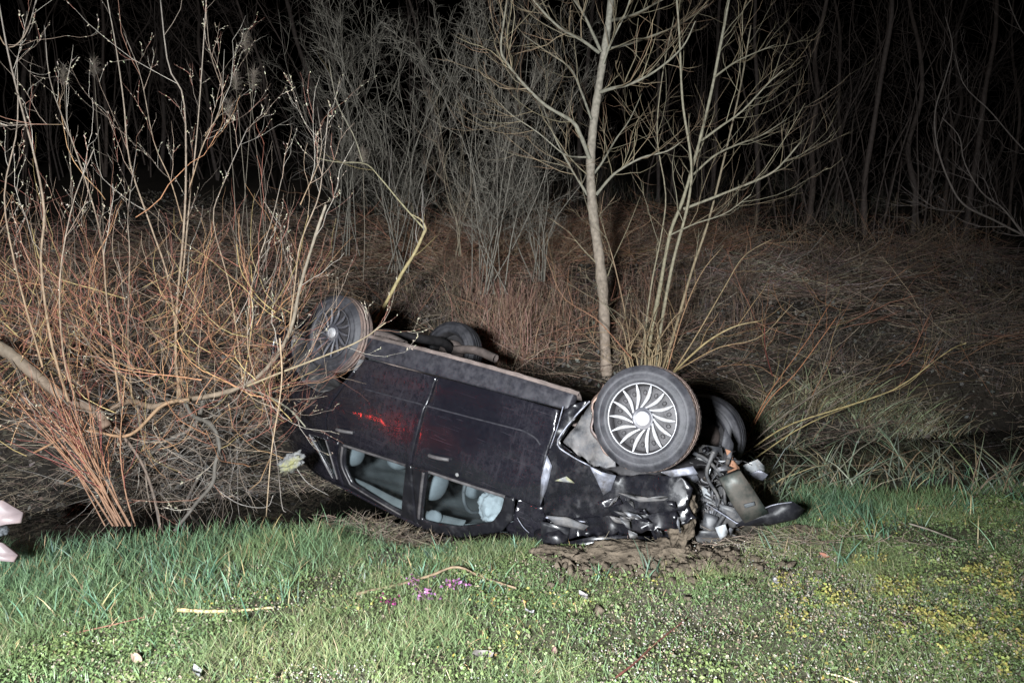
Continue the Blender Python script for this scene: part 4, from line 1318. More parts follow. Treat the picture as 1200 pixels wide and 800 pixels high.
for k in range(70):        # long torn slivers and folded strips
    a, b = (700 if k < 14 else 800) + (100 if k < 14 else 60) * rg.random(), 0
    b = 585 + 45 * rg.random() if a < 800 else 535 + 98 * rg.random()
    L_, w_, th_ = 9 + 20 * rg.random() ** 1.5, 1.5 + 3 * rg.random(), rg.normal(.2, .8)
    c_, s_ = math.cos(th_), math.sin(th_)
    pts = [(a - L_ / 2 * c_, b - L_ / 2 * s_), (a - L_ / 6 * c_ - w_ * s_, b - L_ / 6 * s_ + w_ * c_), (a + L_ / 2 * c_, b + L_ / 2 * s_ + rg.normal(0, 3)), (a + L_ / 6 * c_ + w_ * s_, b + L_ / 6 * s_ - w_ * c_)]
    try: Yd = Ys(min(a, 800), min(b, 600), -.07) if a < 800 else 4.26 + .28 * rg.random()
    except Exception: continue
    shard('torn_strip', pts, Yd, M[['bare_dirty', 'crumpled', 'plastic', 'bare_dirty', 'liner', 'crumpled'][rg.integers(0, 6)]], .025, th=.004, seed=400 + k, bend=.02)
for k, q in enumerate([[(806, 560), (818, 580), (812, 600), (828, 618)], [(836, 530), (828, 556), (842, 584), (836, 606)], [(812, 530), (830, 540), (846, 560), (850, 590)], [(848, 604), (838, 618), (820, 622), (806, 612)]]):
    edge_line('hose', q, (4.25, 4.32), .013, M['plastic'], 20)
ra = Acc()                 # crushed radiator core with its fins
o_ = w2c(at(836, 604, 4.36)); ex_ = WR.T @ norm(np.array([.8, .3, .2])); ez_ = WR.T @ norm(np.array([-.2, -.1, 1.0])); en_ = np.cross(ex_, ez_)
for k in range(18):
    for f_ in (0, 1):
        p0 = o_ + ex_ * (.14 * (k / 17 - .5)) + ez_ * (.01 * math.sin(k * 1.7)) + en_ * .012 * math.sin(k * .9)
    q8 = np.array([p0 + ex_ * dx + ez_ * dz + en_ * dn for dz in (-.07, .07) for dx, dn in ((-.0018, -.02), (.0018, -.02), (.0018, .02), (-.0018, .02))])
    ra.add(q8, [[0, 1, 2, 3], [4, 7, 6, 5], [0, 4, 5, 1], [1, 5, 6, 2], [2, 6, 7, 3], [3, 7, 4, 0]])
ra.build('radiator', M['bare_dirty'], car, False)
rg = rng_(77)
for k in range(85):        # small broken bits packed into the gap
    a, b = 796 + 66 * rg.random(), 520 + 112 * rg.random()
    if b < 540 and a < 815: continue
    s = 2.5 + 7 * rg.random() ** 1.5; n = rg.integers(3, 6); an = np.sort(rg.random(n)) * 2 * PI
    pts = [(a + s * math.cos(q) * (.5 + rg.random()), b + s * math.sin(q) * (.4 + rg.random())) for q in an]
    shard('broken_piece', pts, 4.32 + .3 * rg.random(), M[['plastic', 'bare_dirty', 'steel', 'liner', 'crumpled', 'plastic', 'bare_dirty', 'clearplastic'][rg.integers(0, 8)]], .03, seed=200 + k)
for k in range(16):
    a, b = 805 + 50 * rg.random(), 530 + 90 * rg.random()
    q = [(a, b)]
    for _ in range(3): q.append((q[-1][0] + rg.normal(0, 14), q[-1][1] + rg.normal(4, 12)))
    edge_line('cable', q, (4.3, 4.3 + .2 * rg.random()), .004, M['steel' if k % 2 else 'plastic'])
# bumper beam and the dark sheet thrown forward
bm_ = shard('bumper_beam', [(844, 562), (868, 552), (882, 572), (901, 601), (873, 613), (858, 590)], 4.18, M['greenbeam'], .006, th=.05, seed=71, bend=.015)
shard('beam_slot', [(872, 591), (884, 588), (885, 592), (873, 595)], 4.135, M['cabin'], .0, th=.01, seed=72)
shard('undertray', [(862, 616), (880, 604), (906, 591), (930, 588), (944, 597), (934, 608), (900, 616)], 4.20, M['paint_clean'], .02, th=.01, seed=73, bend=.03)
edge_line('torn_edge', [(828, 590), (850, 604), (868, 614), (882, 603), (904, 592), (928, 588)], (4.28, 4.15), .0055, M['bare'])


# ================================================================== mud, debris and sticks on the verge
def lump(name, label, cat, c, r, m, seed, jig=.35, group=None, rot=None):
    o = ellip(name, (0, 0, 0), r, m, None, rot, 2.2, 60, 34, jig=jig, seed=seed, rough=.10)
    o.location = [float(v) for v in c]
    return tag(o, label, cat, group)


M['mud_light'] = mat('dug_up_soil', (0.085, 0.068, 0.051), 0.95, var=.5, scale=16, bump=1.0, bscale=30, spec=.1)
for k, (a, b, r, lb) in enumerate([(655, 652, (.15, .09, .05), 'low brown mud clod on the grass below the black mirror housing'),
                                   (735, 650, (.27, .13, .06), 'widest brown mud clod dug up under the crumpled bonnet'),
                                   (785, 648, (.13, .09, .06), 'brown mud clod beside the foot of the upright mud lump'),
                                   (940, 626, (.12, .07, .05), 'dark mud clod on the grass right of the thrown undertray')]):
    p = hit(a, b)
    lump('mud_clod', lb, 'mud clod', p + np.array([0, 0, .005]), r, M['mud_light'] if k < 3 else M['soil'], 10 + k)
p = at(799, 606, 4.0)
lump('mud_lump', 'tall lump of brown mud stuck upright against the smashed front of the car', 'mud lump', p, (.075, .06, .155), M['mud_light'], 31, .25, rot=euler(0, .12, 0))
rg = rng_(12)
acc = Acc()
cl = np.array([[-1, -1, -1], [1, -1, -1], [1, 1, -1], [-1, 1, -1], [-.7, -.7, .7], [.7, -.7, .7], [.7, .7, .7], [-.7, .7, .7]]) * .5
cq = [[0, 3, 2, 1], [4, 5, 6, 7], [0, 1, 5, 4], [1, 2, 6, 5], [2, 3, 7, 6], [3, 0, 4, 7]]
for k in range(2200):
    x = .80 + .40 * rg.standard_normal(); y = 4.05 + .17 * rg.standard_normal()
    if x < .18 or under_car(x, y)[0] > .1: continue
    s = .008 + .040 * rg.random() ** 3
    R3 = euler(*(rg.random(3) * 6))
    acc.add((cl * (1 + .5 * rg.standard_normal((8, 3)) * .5) * s) @ R3.T + np.array([x, y, h1(x, y) + s * .35]), cq)
tag(acc.build('soil_crumbs', M['mud_light'], smooth=False), 'loose crumbs of dug up soil around the mud clods', 'soil', kind='stuff')

lump('pale_chunk', 'pale broken chunk with a yellowish edge caught in the twigs left of the rear window', 'chunk', at(342, 541, 5.05), (.085, .05, .05), M['chip'], 51, .45, rot=euler(.3, -.5, .2))


def sheet(name, label, cat, pts, Y, m, th=.012, fold=.03, seed=0, group=None):
    rg = rng_(seed)
    P = np.array([at(a, b, Y + d) for a, b, d in pts]); base = P.mean(0)
    c = base + np.array([0, -fold, fold])
    n = len(P); mid = .5 * (P + c) + .006 * rg.standard_normal((n, 3))
    bk = np.array([0, th, -th * .5])
    V = np.concatenate([P, mid, [c], P + bk, mid + bk, [c + bk]]) - base; o = 2 * n + 1
    Q = []; T = []
    for i in range(n):
        j = (i + 1) % n
        Q += [[i, j, n + j, n + i], [o + j, o + i, o + n + i, o + n + j], [j, i, o + i, o + j]]
        T += [[n + i, n + j, 2 * n], [o + n + j, o + n + i, o + 2 * n]]
    ob = mk(name, V, Q, T, m, None, None, False); ob.location = base.tolist()
    return tag(ob, label, cat, group)


sheet('plastic_scrap', 'pale pink broken panel with a folded edge sticking in at the twigs', 'scrap',
      [(-40, 585, 0), (2, 586, .02), (26, 600, .05), (22, 612, .0), (4, 614, -.03), (-40, 626, 0)], 3.9, M['pinkpanel'], .03, .02, 1)
sheet('plastic_scrap', 'pale pink ribbed strip lying lower beneath the bigger pink panel', 'scrap',
      [(-40, 625, 0), (2, 636, .02), (20, 650, .05), (14, 658, 0), (-8, 656, -.02), (-40, 650, 0)], 3.8, M['pinkpanel'], .025, .012, 2)
lump('dark_block', 'dark block wedged between the two pale pink panels', 'block', at(-12, 622, 3.95), (.09, .06, .035), M['cabin'], 61, .2)

M['stick'] = mat('stick_bark', attr=True, rough=.8, var=.35, scale=30, bump=.4, bscale=80)


def stick(name, label, px, r0, r1, col, lift=.015, group=None, cat='stick', col1=None):
    P = []
    for q in px:
        h_ = hit(q[0], q[1]); P.append(h_ + np.array([0, 0, (q[2] if len(q) > 2 else lift)]))
    base = P[0].copy(); a = Acc()
    add_tube(a, P, r0, r1, 22, 7, col, col1, knob=.08, rg=rng_(len(label)))
    o = a.build(name, M['stick'], None, True, base); o.location = base.tolist()
    return tag(o, label, cat, group)


stick('stick', 'bent light brown stick with a sharp crook lying in the grass behind purple flowers', [(418, 700), (470, 688), (505, 680, .03), (535, 674, .05), (565, 682, .03), (605, 693)], .008, .006, (.17, .12, .075), .02)
stick('stick', 'straight pale yellow stick with a cut end lying on the clover', [(209, 718), (240, 720), (280, 719), (322, 715)], .011, .005, (.36, .28, .14), .018)
stick('stick', 'grey crooked branch poking out of the ditch onto the left grass', [(160, 660), (182, 640, .04), (208, 622, .10), (222, 608, .2), (236, 594, .3)], .010, .014, (.13, .11, .095), .02)
stick('stick', 'dark red thorny stem lying on the pebbly ground in the foreground', [(722, 800), (745, 782), (768, 760), (805, 730)], .005, .003, (.13, .04, .03), .025)
stick('stick', 'thin grey twig lying on the right grass slope', [(1065, 624), (1090, 632), (1120, 644)], .006, .004, (.2, .17, .14), .06)
stick('stick', 'thin pale straw stalk lying among yellow leaves in the foreground', [(968, 794), (985, 798), (1005, 806)], .004, .004, (.5, .42, .28), .02)
stick('stick', 'short dry brown twig crossing the clover at the far left', [(85, 748), (130, 738), (175, 727)], .003, .003, (.16, .08, .05), .025)

# purple dead-nettle flowers
rg = rng_(14)
for lb, a, b, nfl in (('tallest magenta flower cluster standing in front of the bent stick', 499, 706, 60), ('small dark magenta flower at the left end of the purple flowers', 456, 713, 34),
                      ('flat lilac flower spread under the crook of the bent stick', 535, 695, 60), ('pale mauve flower cluster partly behind the bent stick', 487, 690, 34)):
    p = hit(a, b)
    t = thing('purple_flower', lb, 'flower', p + np.array([0, -.02, .0]), 'purple flowers beside the bent stick')
    ac_ = Acc()
    num = int(nfl * .75)
    spr = (.045 if 'flat' in lb else .028)
    Bp = np.stack([spr * rg.standard_normal(num), .015 * rg.standard_normal(num), .035 + .05 * rg.random(num)], 1)
    V, Q, C = leafquads(rg, Bp, .005 + .007 * rg.random(num), cvar(rg, num, (.24, .10, .22) if 'dark' not in lb else (.20, .035, .11), .35, .08), .9)
    ac_.add(V, Q, None, C); ac_.build('petals', M['blade'], t, False)
    ac_ = Acc()
    P, R = shoots(rg, np.stack([.6 * spr * rg.standard_normal(8), .012 * rg.standard_normal(8), 0 * rg.random(8)], 1), np.tile([0, 0, 1.0], (8, 1)), .05 + .03 * rg.random(8), np.full(8, .0016), 4, .1)
    V, Q, T = tubes(P, R, 3); ac_.add(V, Q, T, (.10, .07, .06)); ac_.build('stem', M['twig'], t)

# curled dead leaves and scraps that can be picked out in the foreground
rg = rng_(15)
for lb, a, b, s, cc in (('curled grey dead leaf lying in the foreground under the purple flowers', 562, 772, .045, (.15, .135, .125)), ('pale lilac leaf scrap on the pebbly ground below the mud clods', 686, 704, .04, (.22, .20, .21)),
                        ('pinkish curled leaf in the foreground clover left of the red stem', 646, 768, .025, (.22, .14, .125)), ('tan curled leaf beside the left pale stick', 165, 775, .035, (.30, .22, .17)),
                        ('pale grey leaf scrap on the clover at the bottom edge', 232, 795, .04, (.20, .20, .21)), ('reddish brown leaf on the grass under the undertray', 965, 655, .03, (.22, .10, .07)),
                        ('white grey leaf scrap halfway between flowers and mud', 620, 722, .022, (.24, .23, .24)), ('grey leaf scrap on the right hand pebbly ground', 905, 686, .035, (.28, .27, .28))):
    p = hit(a, b)
    u, v = np.meshgrid(np.linspace(-1, 1, 7), np.linspace(-1, 1, 5)); u = u.ravel(); v = v.ravel()
    V = np.stack([u * s, v * s * .5 * (1 - .8 * u ** 2) + .1 * s * u ** 2, s * (.35 * v ** 2 + .25 * u ** 2) + .15 * s * np.sin(u * 3 + v * 2) + .02], 1) @ euler(rg.normal(0, .3), rg.normal(0, .3), rg.random() * 6).T
    i = np.arange(35).reshape(5, 7)
    Q = np.stack([i[:-1, :-1], i[:-1, 1:], i[1:, 1:], i[1:, :-1]], -1).reshape(-1, 4)
    o = mk('dead_leaf', V, Q, None, M['litter'], None, np.tile(cc, (35, 1))); o.location = p.tolist()
    tag(o, lb, 'dead leaf')
# ================================================================== shrubs and trees
G_BROWN = (.15, .12, .095); G_GREY = (.17, .155, .14); G_ORANGE = (.27, .12, .06); G_RED = (.20, .055, .045); G_YEL = (.27, .215, .10); G_PALE = (.30, .27, .23); G_GREENISH = (.17, .165, .105)


def plant(name, label, cat, stems, levels, seed, group=None, stem_name='stem', twig_name='twigs', catkins=0, branch_name='branch', extra=None, catcol=(.30, .27, .20), knob=.04, base=None):
    """stems: (pts, r0, r1, col0, col1[, kind]) each a part; levels grow finer twigs on them, joined in one part"""
    rg = rng_(seed)
    base = np.array(stems[0][0][0]) if base is None else np.asarray(base)
    t = thing(name, label, cat, base, group)
    PP = []; RR = []
    for k, st in enumerate(stems):
        pts, r0, r1, c0, c1 = st[:5]
        a = Acc(); n = max(10, 3 * len(pts))
        big = r0 > .014
        n = max(10, (6 if big else 3) * len(pts))
        add_tube(a, pts, r0, r1, n, 9 if big else 5, c0, c1, knob=knob * (1.9 if big else 1), rg=rg)
        a.build(st[5] if len(st) > 5 else stem_name, M['bark'], t, True, base)
        PP.append(catmull(pts, 12)); RR.append(np.linspace(r0, r1, 12))
    P = np.array(PP); R = np.array(RR)
    acc = Acc(); cats = []
    for lv in levels:
        b_ = children(rg, P, R, lv['per'], lv.get('tmin', .2), lv.get('tmax', 1.0), lv.get('ang', (.4, .9)), lv.get('Lr', (.2, .5)), lv.get('rmul', .6), lv.get('rmin', .0012), lv.get('absL'))
        D = b_[1] + np.array(lv.get('bias', (0, 0, 0.0)))
        P2, R2 = shoots(rg, b_[0], D, b_[2], np.minimum(b_[3], lv.get('rmax', .02)), lv.get('K', 6), lv.get('wob', .15), lv.get('up', .08), lv.get('tip', .4))
        V, Q, T = tubes(P2, R2, 3)
        cols = cvar(rg, len(P2), (1, 1, 1), 0, 0)
        choice = lv['cols']; ii = rg.integers(0, len(choice), len(P2))
        cols = cvar(rg, len(P2), (1., 1., 1.), .0, .0) * 0 + np.array(choice)[ii] * (1 + .22 * rg.standard_normal((len(P2), 1)))
        acc.add(V, Q, T, np.clip(np.repeat(cols, 3 * P2.shape[1], 0), .01, .8))
        if lv.get('next', True): P, R = P2, R2
        if lv.get('cat'): cats.append(P2)
    if extra is not None:
        P2, R2, cols = extra
        V, Q, T = tubes(P2, R2, 3); acc.add(V, Q, T, np.clip(np.repeat(cols, 3 * P2.shape[1], 0), .01, .8))
    if acc.n:
        tw = acc.build(twig_name, M['twig'], t, True, base); tw['kind'] = 'stuff'
    if catkins and cats:
        P = np.concatenate([c if c.shape[1] == cats[0].shape[1] else c[:, :cats[0].shape[1]] for c in cats])
        n = catkins; ii = rg.integers(0, len(P), n); tt = (.35 + .64 * rg.random(n)) * (P.shape[1] - 1.001)
        k = tt.astype(int); f = (tt - k)[:, None]
        c = P[ii, k] * (1 - f) + P[ii, k + 1] * f; T = norm(P[ii, k + 1] - P[ii, k])
        D = norm(T + .5 * rg.standard_normal((n, 3)))
        L = .008 + .012 * rg.random(n)
        C3 = np.stack([c, c + D * L[:, None] * .5, c + D * L[:, None]], 1)
        Rr = np.stack([np.full(n, .0018), np.full(n, .0036), np.full(n, .001)], 1)
        V, Q, Tt = tubes(C3, Rr, 3); a = Acc(); a.add(V, Q, Tt, np.repeat(cvar(rg, n, catcol, .3, .06), 9, 0))
        o = a.build('catkins', M['twig'], t, True, base); o['kind'] = 'stuff'
    return t


def tr(px, Y, dY=0.0, wig=0.0, seed=0):
    """traced stem: picture points set at their own depth, leaning by dY over its length"""
    rg = rng_(seed + 5); n = len(px)
    return [at(a, b, Y + dY * k / max(1, n - 1) + wig * rg.standard_normal()) for k, (a, b) in enumerate(px)]


# --- the pale sapling behind the car
Yt = 8.5
S = [(tr([(712, 460), (709, 400), (707, 350), (702, 300), (695, 250), (692, 200), (695, 150), (702, 100), (710, 50), (716, 0), (722, -60), (726, -130)], Yt, .15), .069, .030, (.27, .21, .165), (.275, .27, .225), 'trunk')]
BR = [([(691, 186), (680, 158), (670, 142), (640, 124), (615, 100), (595, 75), (587, 55), (594, 0), (598, -60)], -.5, .030, .010),
      ([(691, 184), (676, 184), (660, 180), (630, 155), (600, 135), (585, 120)], -.3, .016, .005),
      ([(699, 228), (712, 212), (725, 200), (752, 185), (782, 177), (800, 165)], -.4, .024, .007),
      ([(703, 108), (720, 103), (740, 98), (770, 82), (800, 55), (815, 25)], -.7, .026, .008),
      ([(704, 60), (694, 38), (683, 15), (668, -8), (650, -50)], .3, .024, .01),
      ([(702, 62), (680, 46), (655, 32), (625, 0), (600, -40)], -.5, .024, .009),
      ([(717, 24), (735, 20), (756, 11), (790, -8)], .4, .024, .009),
      ([(711, 58), (735, 52), (762, 43), (798, 28), (830, 5)], .5, .020, .007),
      ([(695, 205), (706, 190), (722, 163), (738, 140), (752, 110)], .4, .018, .005),
      ([(696, 240), (680, 215), (668, 195), (652, 165), (640, 135), (632, 110)], .5, .020, .006),
      ([(693, 140), (682, 110), (668, 80), (640, 60), (612, 40)], .6, .018, .006),
      ([(707, 75), (716, 50), (735, 10), (748, -40)], -.4, .02, .007)]
for k, (p, dY, r0, r1) in enumerate(BR):
    S.append((tr(p, Yt + .05, dY, .035, k), r0 * .8, r1 * .75, (.23, .22, .175), (.23, .21, .16), 'branch'))
plant('sapling_tree', 'pale barked bare sapling with a single straight trunk rising behind the front wheel', 'tree', S,
      [dict(per=13, tmin=.2, ang=(.5, 1.0), absL=(.3, 1.2), rmul=.42, rmin=.003, rmax=.008, up=.12, K=7, cols=[(.25, .215, .14), (.22, .19, .13), (.26, .2, .13)]),
       dict(per=3, tmin=.2, ang=(.4, .8), Lr=(.2, .6), rmul=.6, rmin=.0018, up=.10, K=5, cols=[(.25, .2, .13), (.26, .17, .11)])], 21, twig_name='crown')

# --- several stemmed young tree right of the sapling
Yc = 8.2
S = [(tr([(757, 440), (762, 395), (772, 345), (785, 275), (800, 235), (816, 180), (832, 115), (842, 65), (854, 0), (862, -60)], Yc, .2), .024, .011, (.25, .22, .14), (.27, .255, .2)),
     (tr([(766, 440), (775, 380), (788, 310), (806, 240), (810, 190), (800, 120), (796, 40), (790, -40)], Yc, -.2), .020, .008, (.25, .22, .15), (.26, .24, .18)),
     (tr([(750, 440), (756, 390), (764, 330), (776, 270), (780, 225), (770, 160), (776, 90), (790, 20)], Yc, .4), .012, .0055, (.24, .21, .14), (.25, .22, .16)),
     (tr([(774, 440), (790, 390), (810, 320), (830, 260), (850, 180), (868, 100), (880, 30)], Yc, .5), .018, .007, (.26, .2, .12), (.22, .19, .14)),
     (tr([(742, 440), (735, 380), (720, 310), (706, 262)], Yc, -.2), .012, .005, (.26, .17, .10), (.24, .18, .12)),
     (tr([(801, 245), (850, 226), (900, 205), (920, 188), (937, 168)], Yc, -.4), .016, .006, (.24, .22, .16), (.22, .2, .15), 'branch'),
     (tr([(812, 205), (838, 182), (868, 168), (890, 160), (922, 140)], Yc, .3), .014, .005, (.24, .22, .16), (.22, .2, .15), 'branch'),
     (tr([(822, 165), (845, 148), (870, 130), (900, 98), (918, 82)], Yc, -.3), .014, .005, (.24, .22, .16), (.22, .2, .15), 'branch'),
     (tr([(838, 90), (860, 74), (885, 62), (910, 52)], Yc, .2), .012, .004, (.24, .22, .16), (.22, .2, .15), 'branch'),
     (tr([(786, 275), (815, 262), (850, 250), (880, 228)], Yc, -.6), .010, .004, (.24, .22, .16), (.22, .2, .15), 'branch')]
plant('young_tree', 'greenish young tree of several slim stems fanning up just right of the sapling', 'tree', S,
      [dict(per=10, tmin=.25, ang=(.4, .8), absL=(.25, 1.0), rmul=.42, rmin=.0028, rmax=.006, up=.14, K=6, cols=[(.25, .22, .15), (.22, .2, .14), (.24, .19, .12)]),
       dict(per=3, tmin=.2, ang=(.35, .7), Lr=(.25, .6), rmul=.6, rmin=.0018, up=.12, K=5, cols=[(.24, .2, .13), (.25, .18, .12)])], 22, twig_name='twigs')

# --- sheaf of straw coloured canes at its foot
rg = rng_(23)
S = []
for k in range(24):
    x0 = 728 + 58 * rg.random(); lean = rg.normal(0, 16)
    top = 365 + 60 * rg.random()
    S.append((tr([(x0 * .6 + 757 * .4, 448), (x0, 415), (x0 + lean * .6, top + 10), (x0 + lean + rg.normal(0, 8), top - 6)], 7.9 + .3 * rg.random(), 0), .006 + .009 * rg.random() ** 2, .003, (.30, .225, .125), (.27, .20, .13), 'cane'))
plant('cane_clump', 'sheaf of straw yellow broken canes standing right behind the front wheel', 'canes', S,
      [dict(per=6, tmin=.4, ang=(.4, 1.5), absL=(.06, .35), rmul=.4, rmin=.0016, K=6, wob=.3, up=-.05, cols=[(.34, .25, .14), (.30, .2, .12)])], 24)

# --- arching yellowish shoots lower right of it
S = [(tr([(786, 440), (806, 420), (832, 398), (862, 382), (892, 376)], 7.6, -.5), .013, .006, (.32, .25, .12), (.3, .23, .13)),
     (tr([(786, 440), (815, 395), (850, 335), (872, 300), (905, 280)], 7.7, .2), .009, .004, (.28, .2, .11), (.26, .2, .12)),
     (tr([(780, 440), (800, 370), (822, 320), (848, 288)], 7.7, .3), .008, .004, (.3, .16, .09), (.26, .2, .12)),
     (tr([(740, 420), (700, 375), (660, 348), (640, 300)], 7.9, .1), .007, .003, (.3, .14, .08), (.26, .16, .1)),
     (tr([(790, 436), (840, 408), (890, 395), (930, 355)], 7.6, -.2), .007, .003, (.3, .2, .1), (.26, .2, .12))]
plant('arching_shoots', 'yellowish arching shoots spreading low to the right behind the front wheel', 'shoots', S,
      [dict(per=6, tmin=.2, ang=(.3, .9), absL=(.2, .6), rmul=.5, rmin=.002, up=.05, K=5, cols=[(.3, .2, .1), (.28, .14, .08)])], 25)

# --- slanting bare stems over the right-hand tussocks
rg = rng_(26)
S = []
for k, (p, c0) in enumerate([([(868, 535), (920, 500), (985, 478), (1050, 455), (1110, 412), (1132, 402)], G_YEL), ([(872, 528), (915, 490), (975, 450), (1030, 430), (1085, 412), (1105, 390)], G_BROWN), ([(880, 540), (940, 500), (1010, 470), (1060, 452), (1085, 430)], G_YEL),
                             ([(872, 520), (900, 470), (930, 440), (960, 400), (980, 372)], G_ORANGE), ([(880, 500), (905, 455), (945, 400), (975, 352)], G_ORANGE), ([(930, 520), (955, 460), (985, 366)], G_BROWN), ([(880, 530), (960, 485), (1030, 440), (1075, 418)], G_BROWN),
                             ([(900, 545), (1000, 545), (1060, 540)], G_BROWN), ([(905, 440), (897, 410), (896, 385)], G_RED)]):
    S.append((tr(p, 6.9 + .25 * rg.random(), .5 * rg.normal(), .02, k), .0075 if k < 3 else .006, .003, c0, c0))
plant('slanting_shrub', 'bare yellowish shrub slanting far to the right over the grass tussocks', 'shrub', S,
      [dict(per=9, tmin=.3, ang=(.25, .7), absL=(.15, .6), rmul=.5, rmin=.0016, up=.03, K=5, cols=[G_YEL, G_BROWN, G_ORANGE])], 27)

# --- broken leaning branch right of the rear wheel
S = [(tr([(440, 378), (455, 350), (470, 322), (486, 296), (499, 268)], 7.6, -.1), .019, .015, (.34, .28, .13), (.33, .27, .15)),
     (tr([(499, 270), (485, 255), (465, 232), (445, 208), (428, 192), (395, 190), (370, 185)], 7.5, .2), .011, .005, (.3, .27, .16), (.24, .22, .15), 'branch'),
     (tr([(499, 268), (494, 258), (480, 250)], 7.5, -.1), .014, .004, (.4, .33, .2), (.4, .33, .2), 'branch'),
     (tr([(425, 190), (415, 160), (395, 120), (385, 70)], 7.6, .1), .008, .004, (.24, .22, .16), (.2, .18, .14), 'branch')]
plant('broken_sapling', 'yellow broken sapling snapped over at mid height beside the rear wheel', 'broken tree', S,
      [dict(per=5, tmin=.3, ang=(.4, .9), absL=(.2, .6), rmul=.4, rmin=.002, up=.1, K=5, cols=[G_YEL, G_GREY])], 28)

# --- the big willow at the left
rg = rng_(30)
Yw = 5.35
LIMB = [([(-30, 395), (5, 410), (40, 438), (70, 462), (112, 482), (125, 500)], 5.0, 0, .046, .038, (.14, .115, .085), (.15, .10, .07)),
        ([(118, 486), (150, 470), (178, 476), (205, 470), (232, 466), (262, 460), (290, 450), (312, 432), (330, 408), (343, 378), (352, 335), (370, 275), (382, 240)], 5.3, -.25, .026, .010, (.15, .105, .07), (.20, .17, .13)),
        ([(215, 470), (226, 487), (247, 497), (257, 521), (252, 544), (249, 566), (231, 588), (222, 600), (204, 622)], 5.3, -.3, .019, .012, (.10, .09, .075), (.09, .08, .07)),
        ([(112, 482), (135, 500), (165, 540), (180, 580), (188, 620)], 5.2, .1, .014, .012, (.16, .11, .08), (.12, .10, .085)),
        ([(240, 466), (226, 500), (190, 520), (150, 560)], 5.4, .2, .02, .012, (.14, .125, .105), (.13, .115, .10)),
        ([(222, 468), (190, 475), (150, 510), (95, 505), (40, 530)], 5.2, -.3, .016, .008, (.22, .15, .09), (.24, .13, .07)),
        ([(285, 455), (310, 462), (340, 480), (358, 500)], 5.35, -.1, .012, .006, (.15, .14, .11), (.2, .19, .14)),
        ([(290, 452), (330, 436), (372, 420), (420, 400), (452, 378)], 5.0, -.3, .010, .004, (.24, .19, .12), (.25, .2, .13))]
VERT = [([(-2, 0), (10, 65), (25, 125), (42, 190), (52, 250), (48, 310), (60, 400), (80, 470)], 4.9, -.1, .009, .018),
        ([(122, -20), (135, 50), (145, 120), (152, 190), (175, 260), (197, 325), (206, 390), (210, 465)], 5.5, .1, .007, .018),
        ([(186, -20), (197, 75), (215, 115), (218, 200), (215, 275), (208, 350), (206, 420), (212, 468)], 5.4, -.2, .008, .022),
        ([(243, -20), (236, 90), (230, 165), (221, 250), (214, 330), (210, 400), (208, 468)], 5.5, 0, .007, .018),
        ([(263, 58), (258, 125), (238, 170), (222, 220)], 5.4, 0, .005, .009),
        ([(145, 38), (165, 90), (180, 165), (200, 212), (214, 260)], 5.6, .1, .005, .009),
        ([(52, 30), (60, 100), (90, 180), (118, 275), (125, 350), (140, 470)], 5.2, .0, .006, .014),
        ([(385, 130), (378, 200), (372, 235), (352, 285), (346, 330), (338, 395)], 5.1, .1, .006, .014),
        ([(372, 125), (376, 180), (352, 240)], 5.1, .2, .005, .008),
        ([(240, -10), (246, 60), (262, 118), (240, 160)], 5.6, .2, .005, .006),
        ([(45, -10), (30, 40), (8, 55), (-10, 20)], 4.8, .1, .006, .008),
        ([(20, 70), (20, 150), (5, 230), (20, 320), (50, 430)], 4.9, .1, .006, .014),
        ([(290, 150), (262, 215), (250, 260), (270, 340), (285, 450)], 5.3, -.2, .005, .012),
        ([(330, 210), (318, 260), (296, 330), (290, 400), (300, 446)], 5.2, -.1, .005, .011),
        ([(160, 175), (150, 250), (152, 300), (150, 400), (155, 470)], 5.4, .2, .005, .014),
        ([(110, 175), (85, 240), (70, 330), (75, 420), (90, 470)], 5.0, -.2, .005, .014),
        ([(0, 148), (40, 146), (72, 146)], 4.6, 0, .004, .003)]
S = []
for k, (p, Y, dY, r0, r1, c0, c1) in enumerate(LIMB): S.append((tr(p, Y, dY, .035, k), r0 * .9, r1 * .9, np.array(c0) * .85, np.array(c1) * .85, 'limb'))
for k, (p, Y, dY, r1, r0) in enumerate(VERT): S.append((tr(p[::-1], Y, dY, .03, 20 + k), r0 * .52, r1 * .48, (.20, .135, .08), (.18, .155, .13) if k % 2 else (.14, .125, .11)))
# crowded shoots from the limbs and the ground
num = 400
px = -40 + 385 * rg.random(num) ** 1.2; py = 432 + 58 * rg.standard_normal(num)
B = np.array([at(a, b, Yw - .35 + .7 * rg.random()) for a, b in zip(px, py)])
D = norm(np.stack([1.0 * rg.standard_normal(num), .5 * rg.standard_normal(num), .25 + .6 * rg.random(num)], 1))
P1, R1 = shoots(rg, B, D, .35 + .75 * rg.random(num) ** 1.3, .0020 + .0034 * rg.random(num) ** 3, 9, .18, .10, .4)
cc = np.array([(.33, .18, .085), (.30, .15, .08), (.33, .25, .11), G_BROWN, (.34, .21, .11), (.26, .10, .07)])[rg.integers(0, 6, num)] * (1 + .25 * rg.standard_normal((num, 1)))
b_ = children(rg, P1, R1, 4, .25, 1.0, (.3, .8), absL=(.12, .5), rmul=.6, rmin=.0012)
P2, R2 = shoots(rg, b_[0], b_[1], b_[2], b_[3], 9, .13, .06, .5)
c2 = np.array([(.25, .10, .075), (.29, .165, .09), (.24, .09, .06), G_BROWN, (.28, .21, .15)])[rg.integers(0, 5, len(P2))] * (1 + .25 * rg.standard_normal((len(P2), 1)))
ex = (np.concatenate([P1, P2]), np.concatenate([R1, R2]), np.concatenate([cc, c2]))
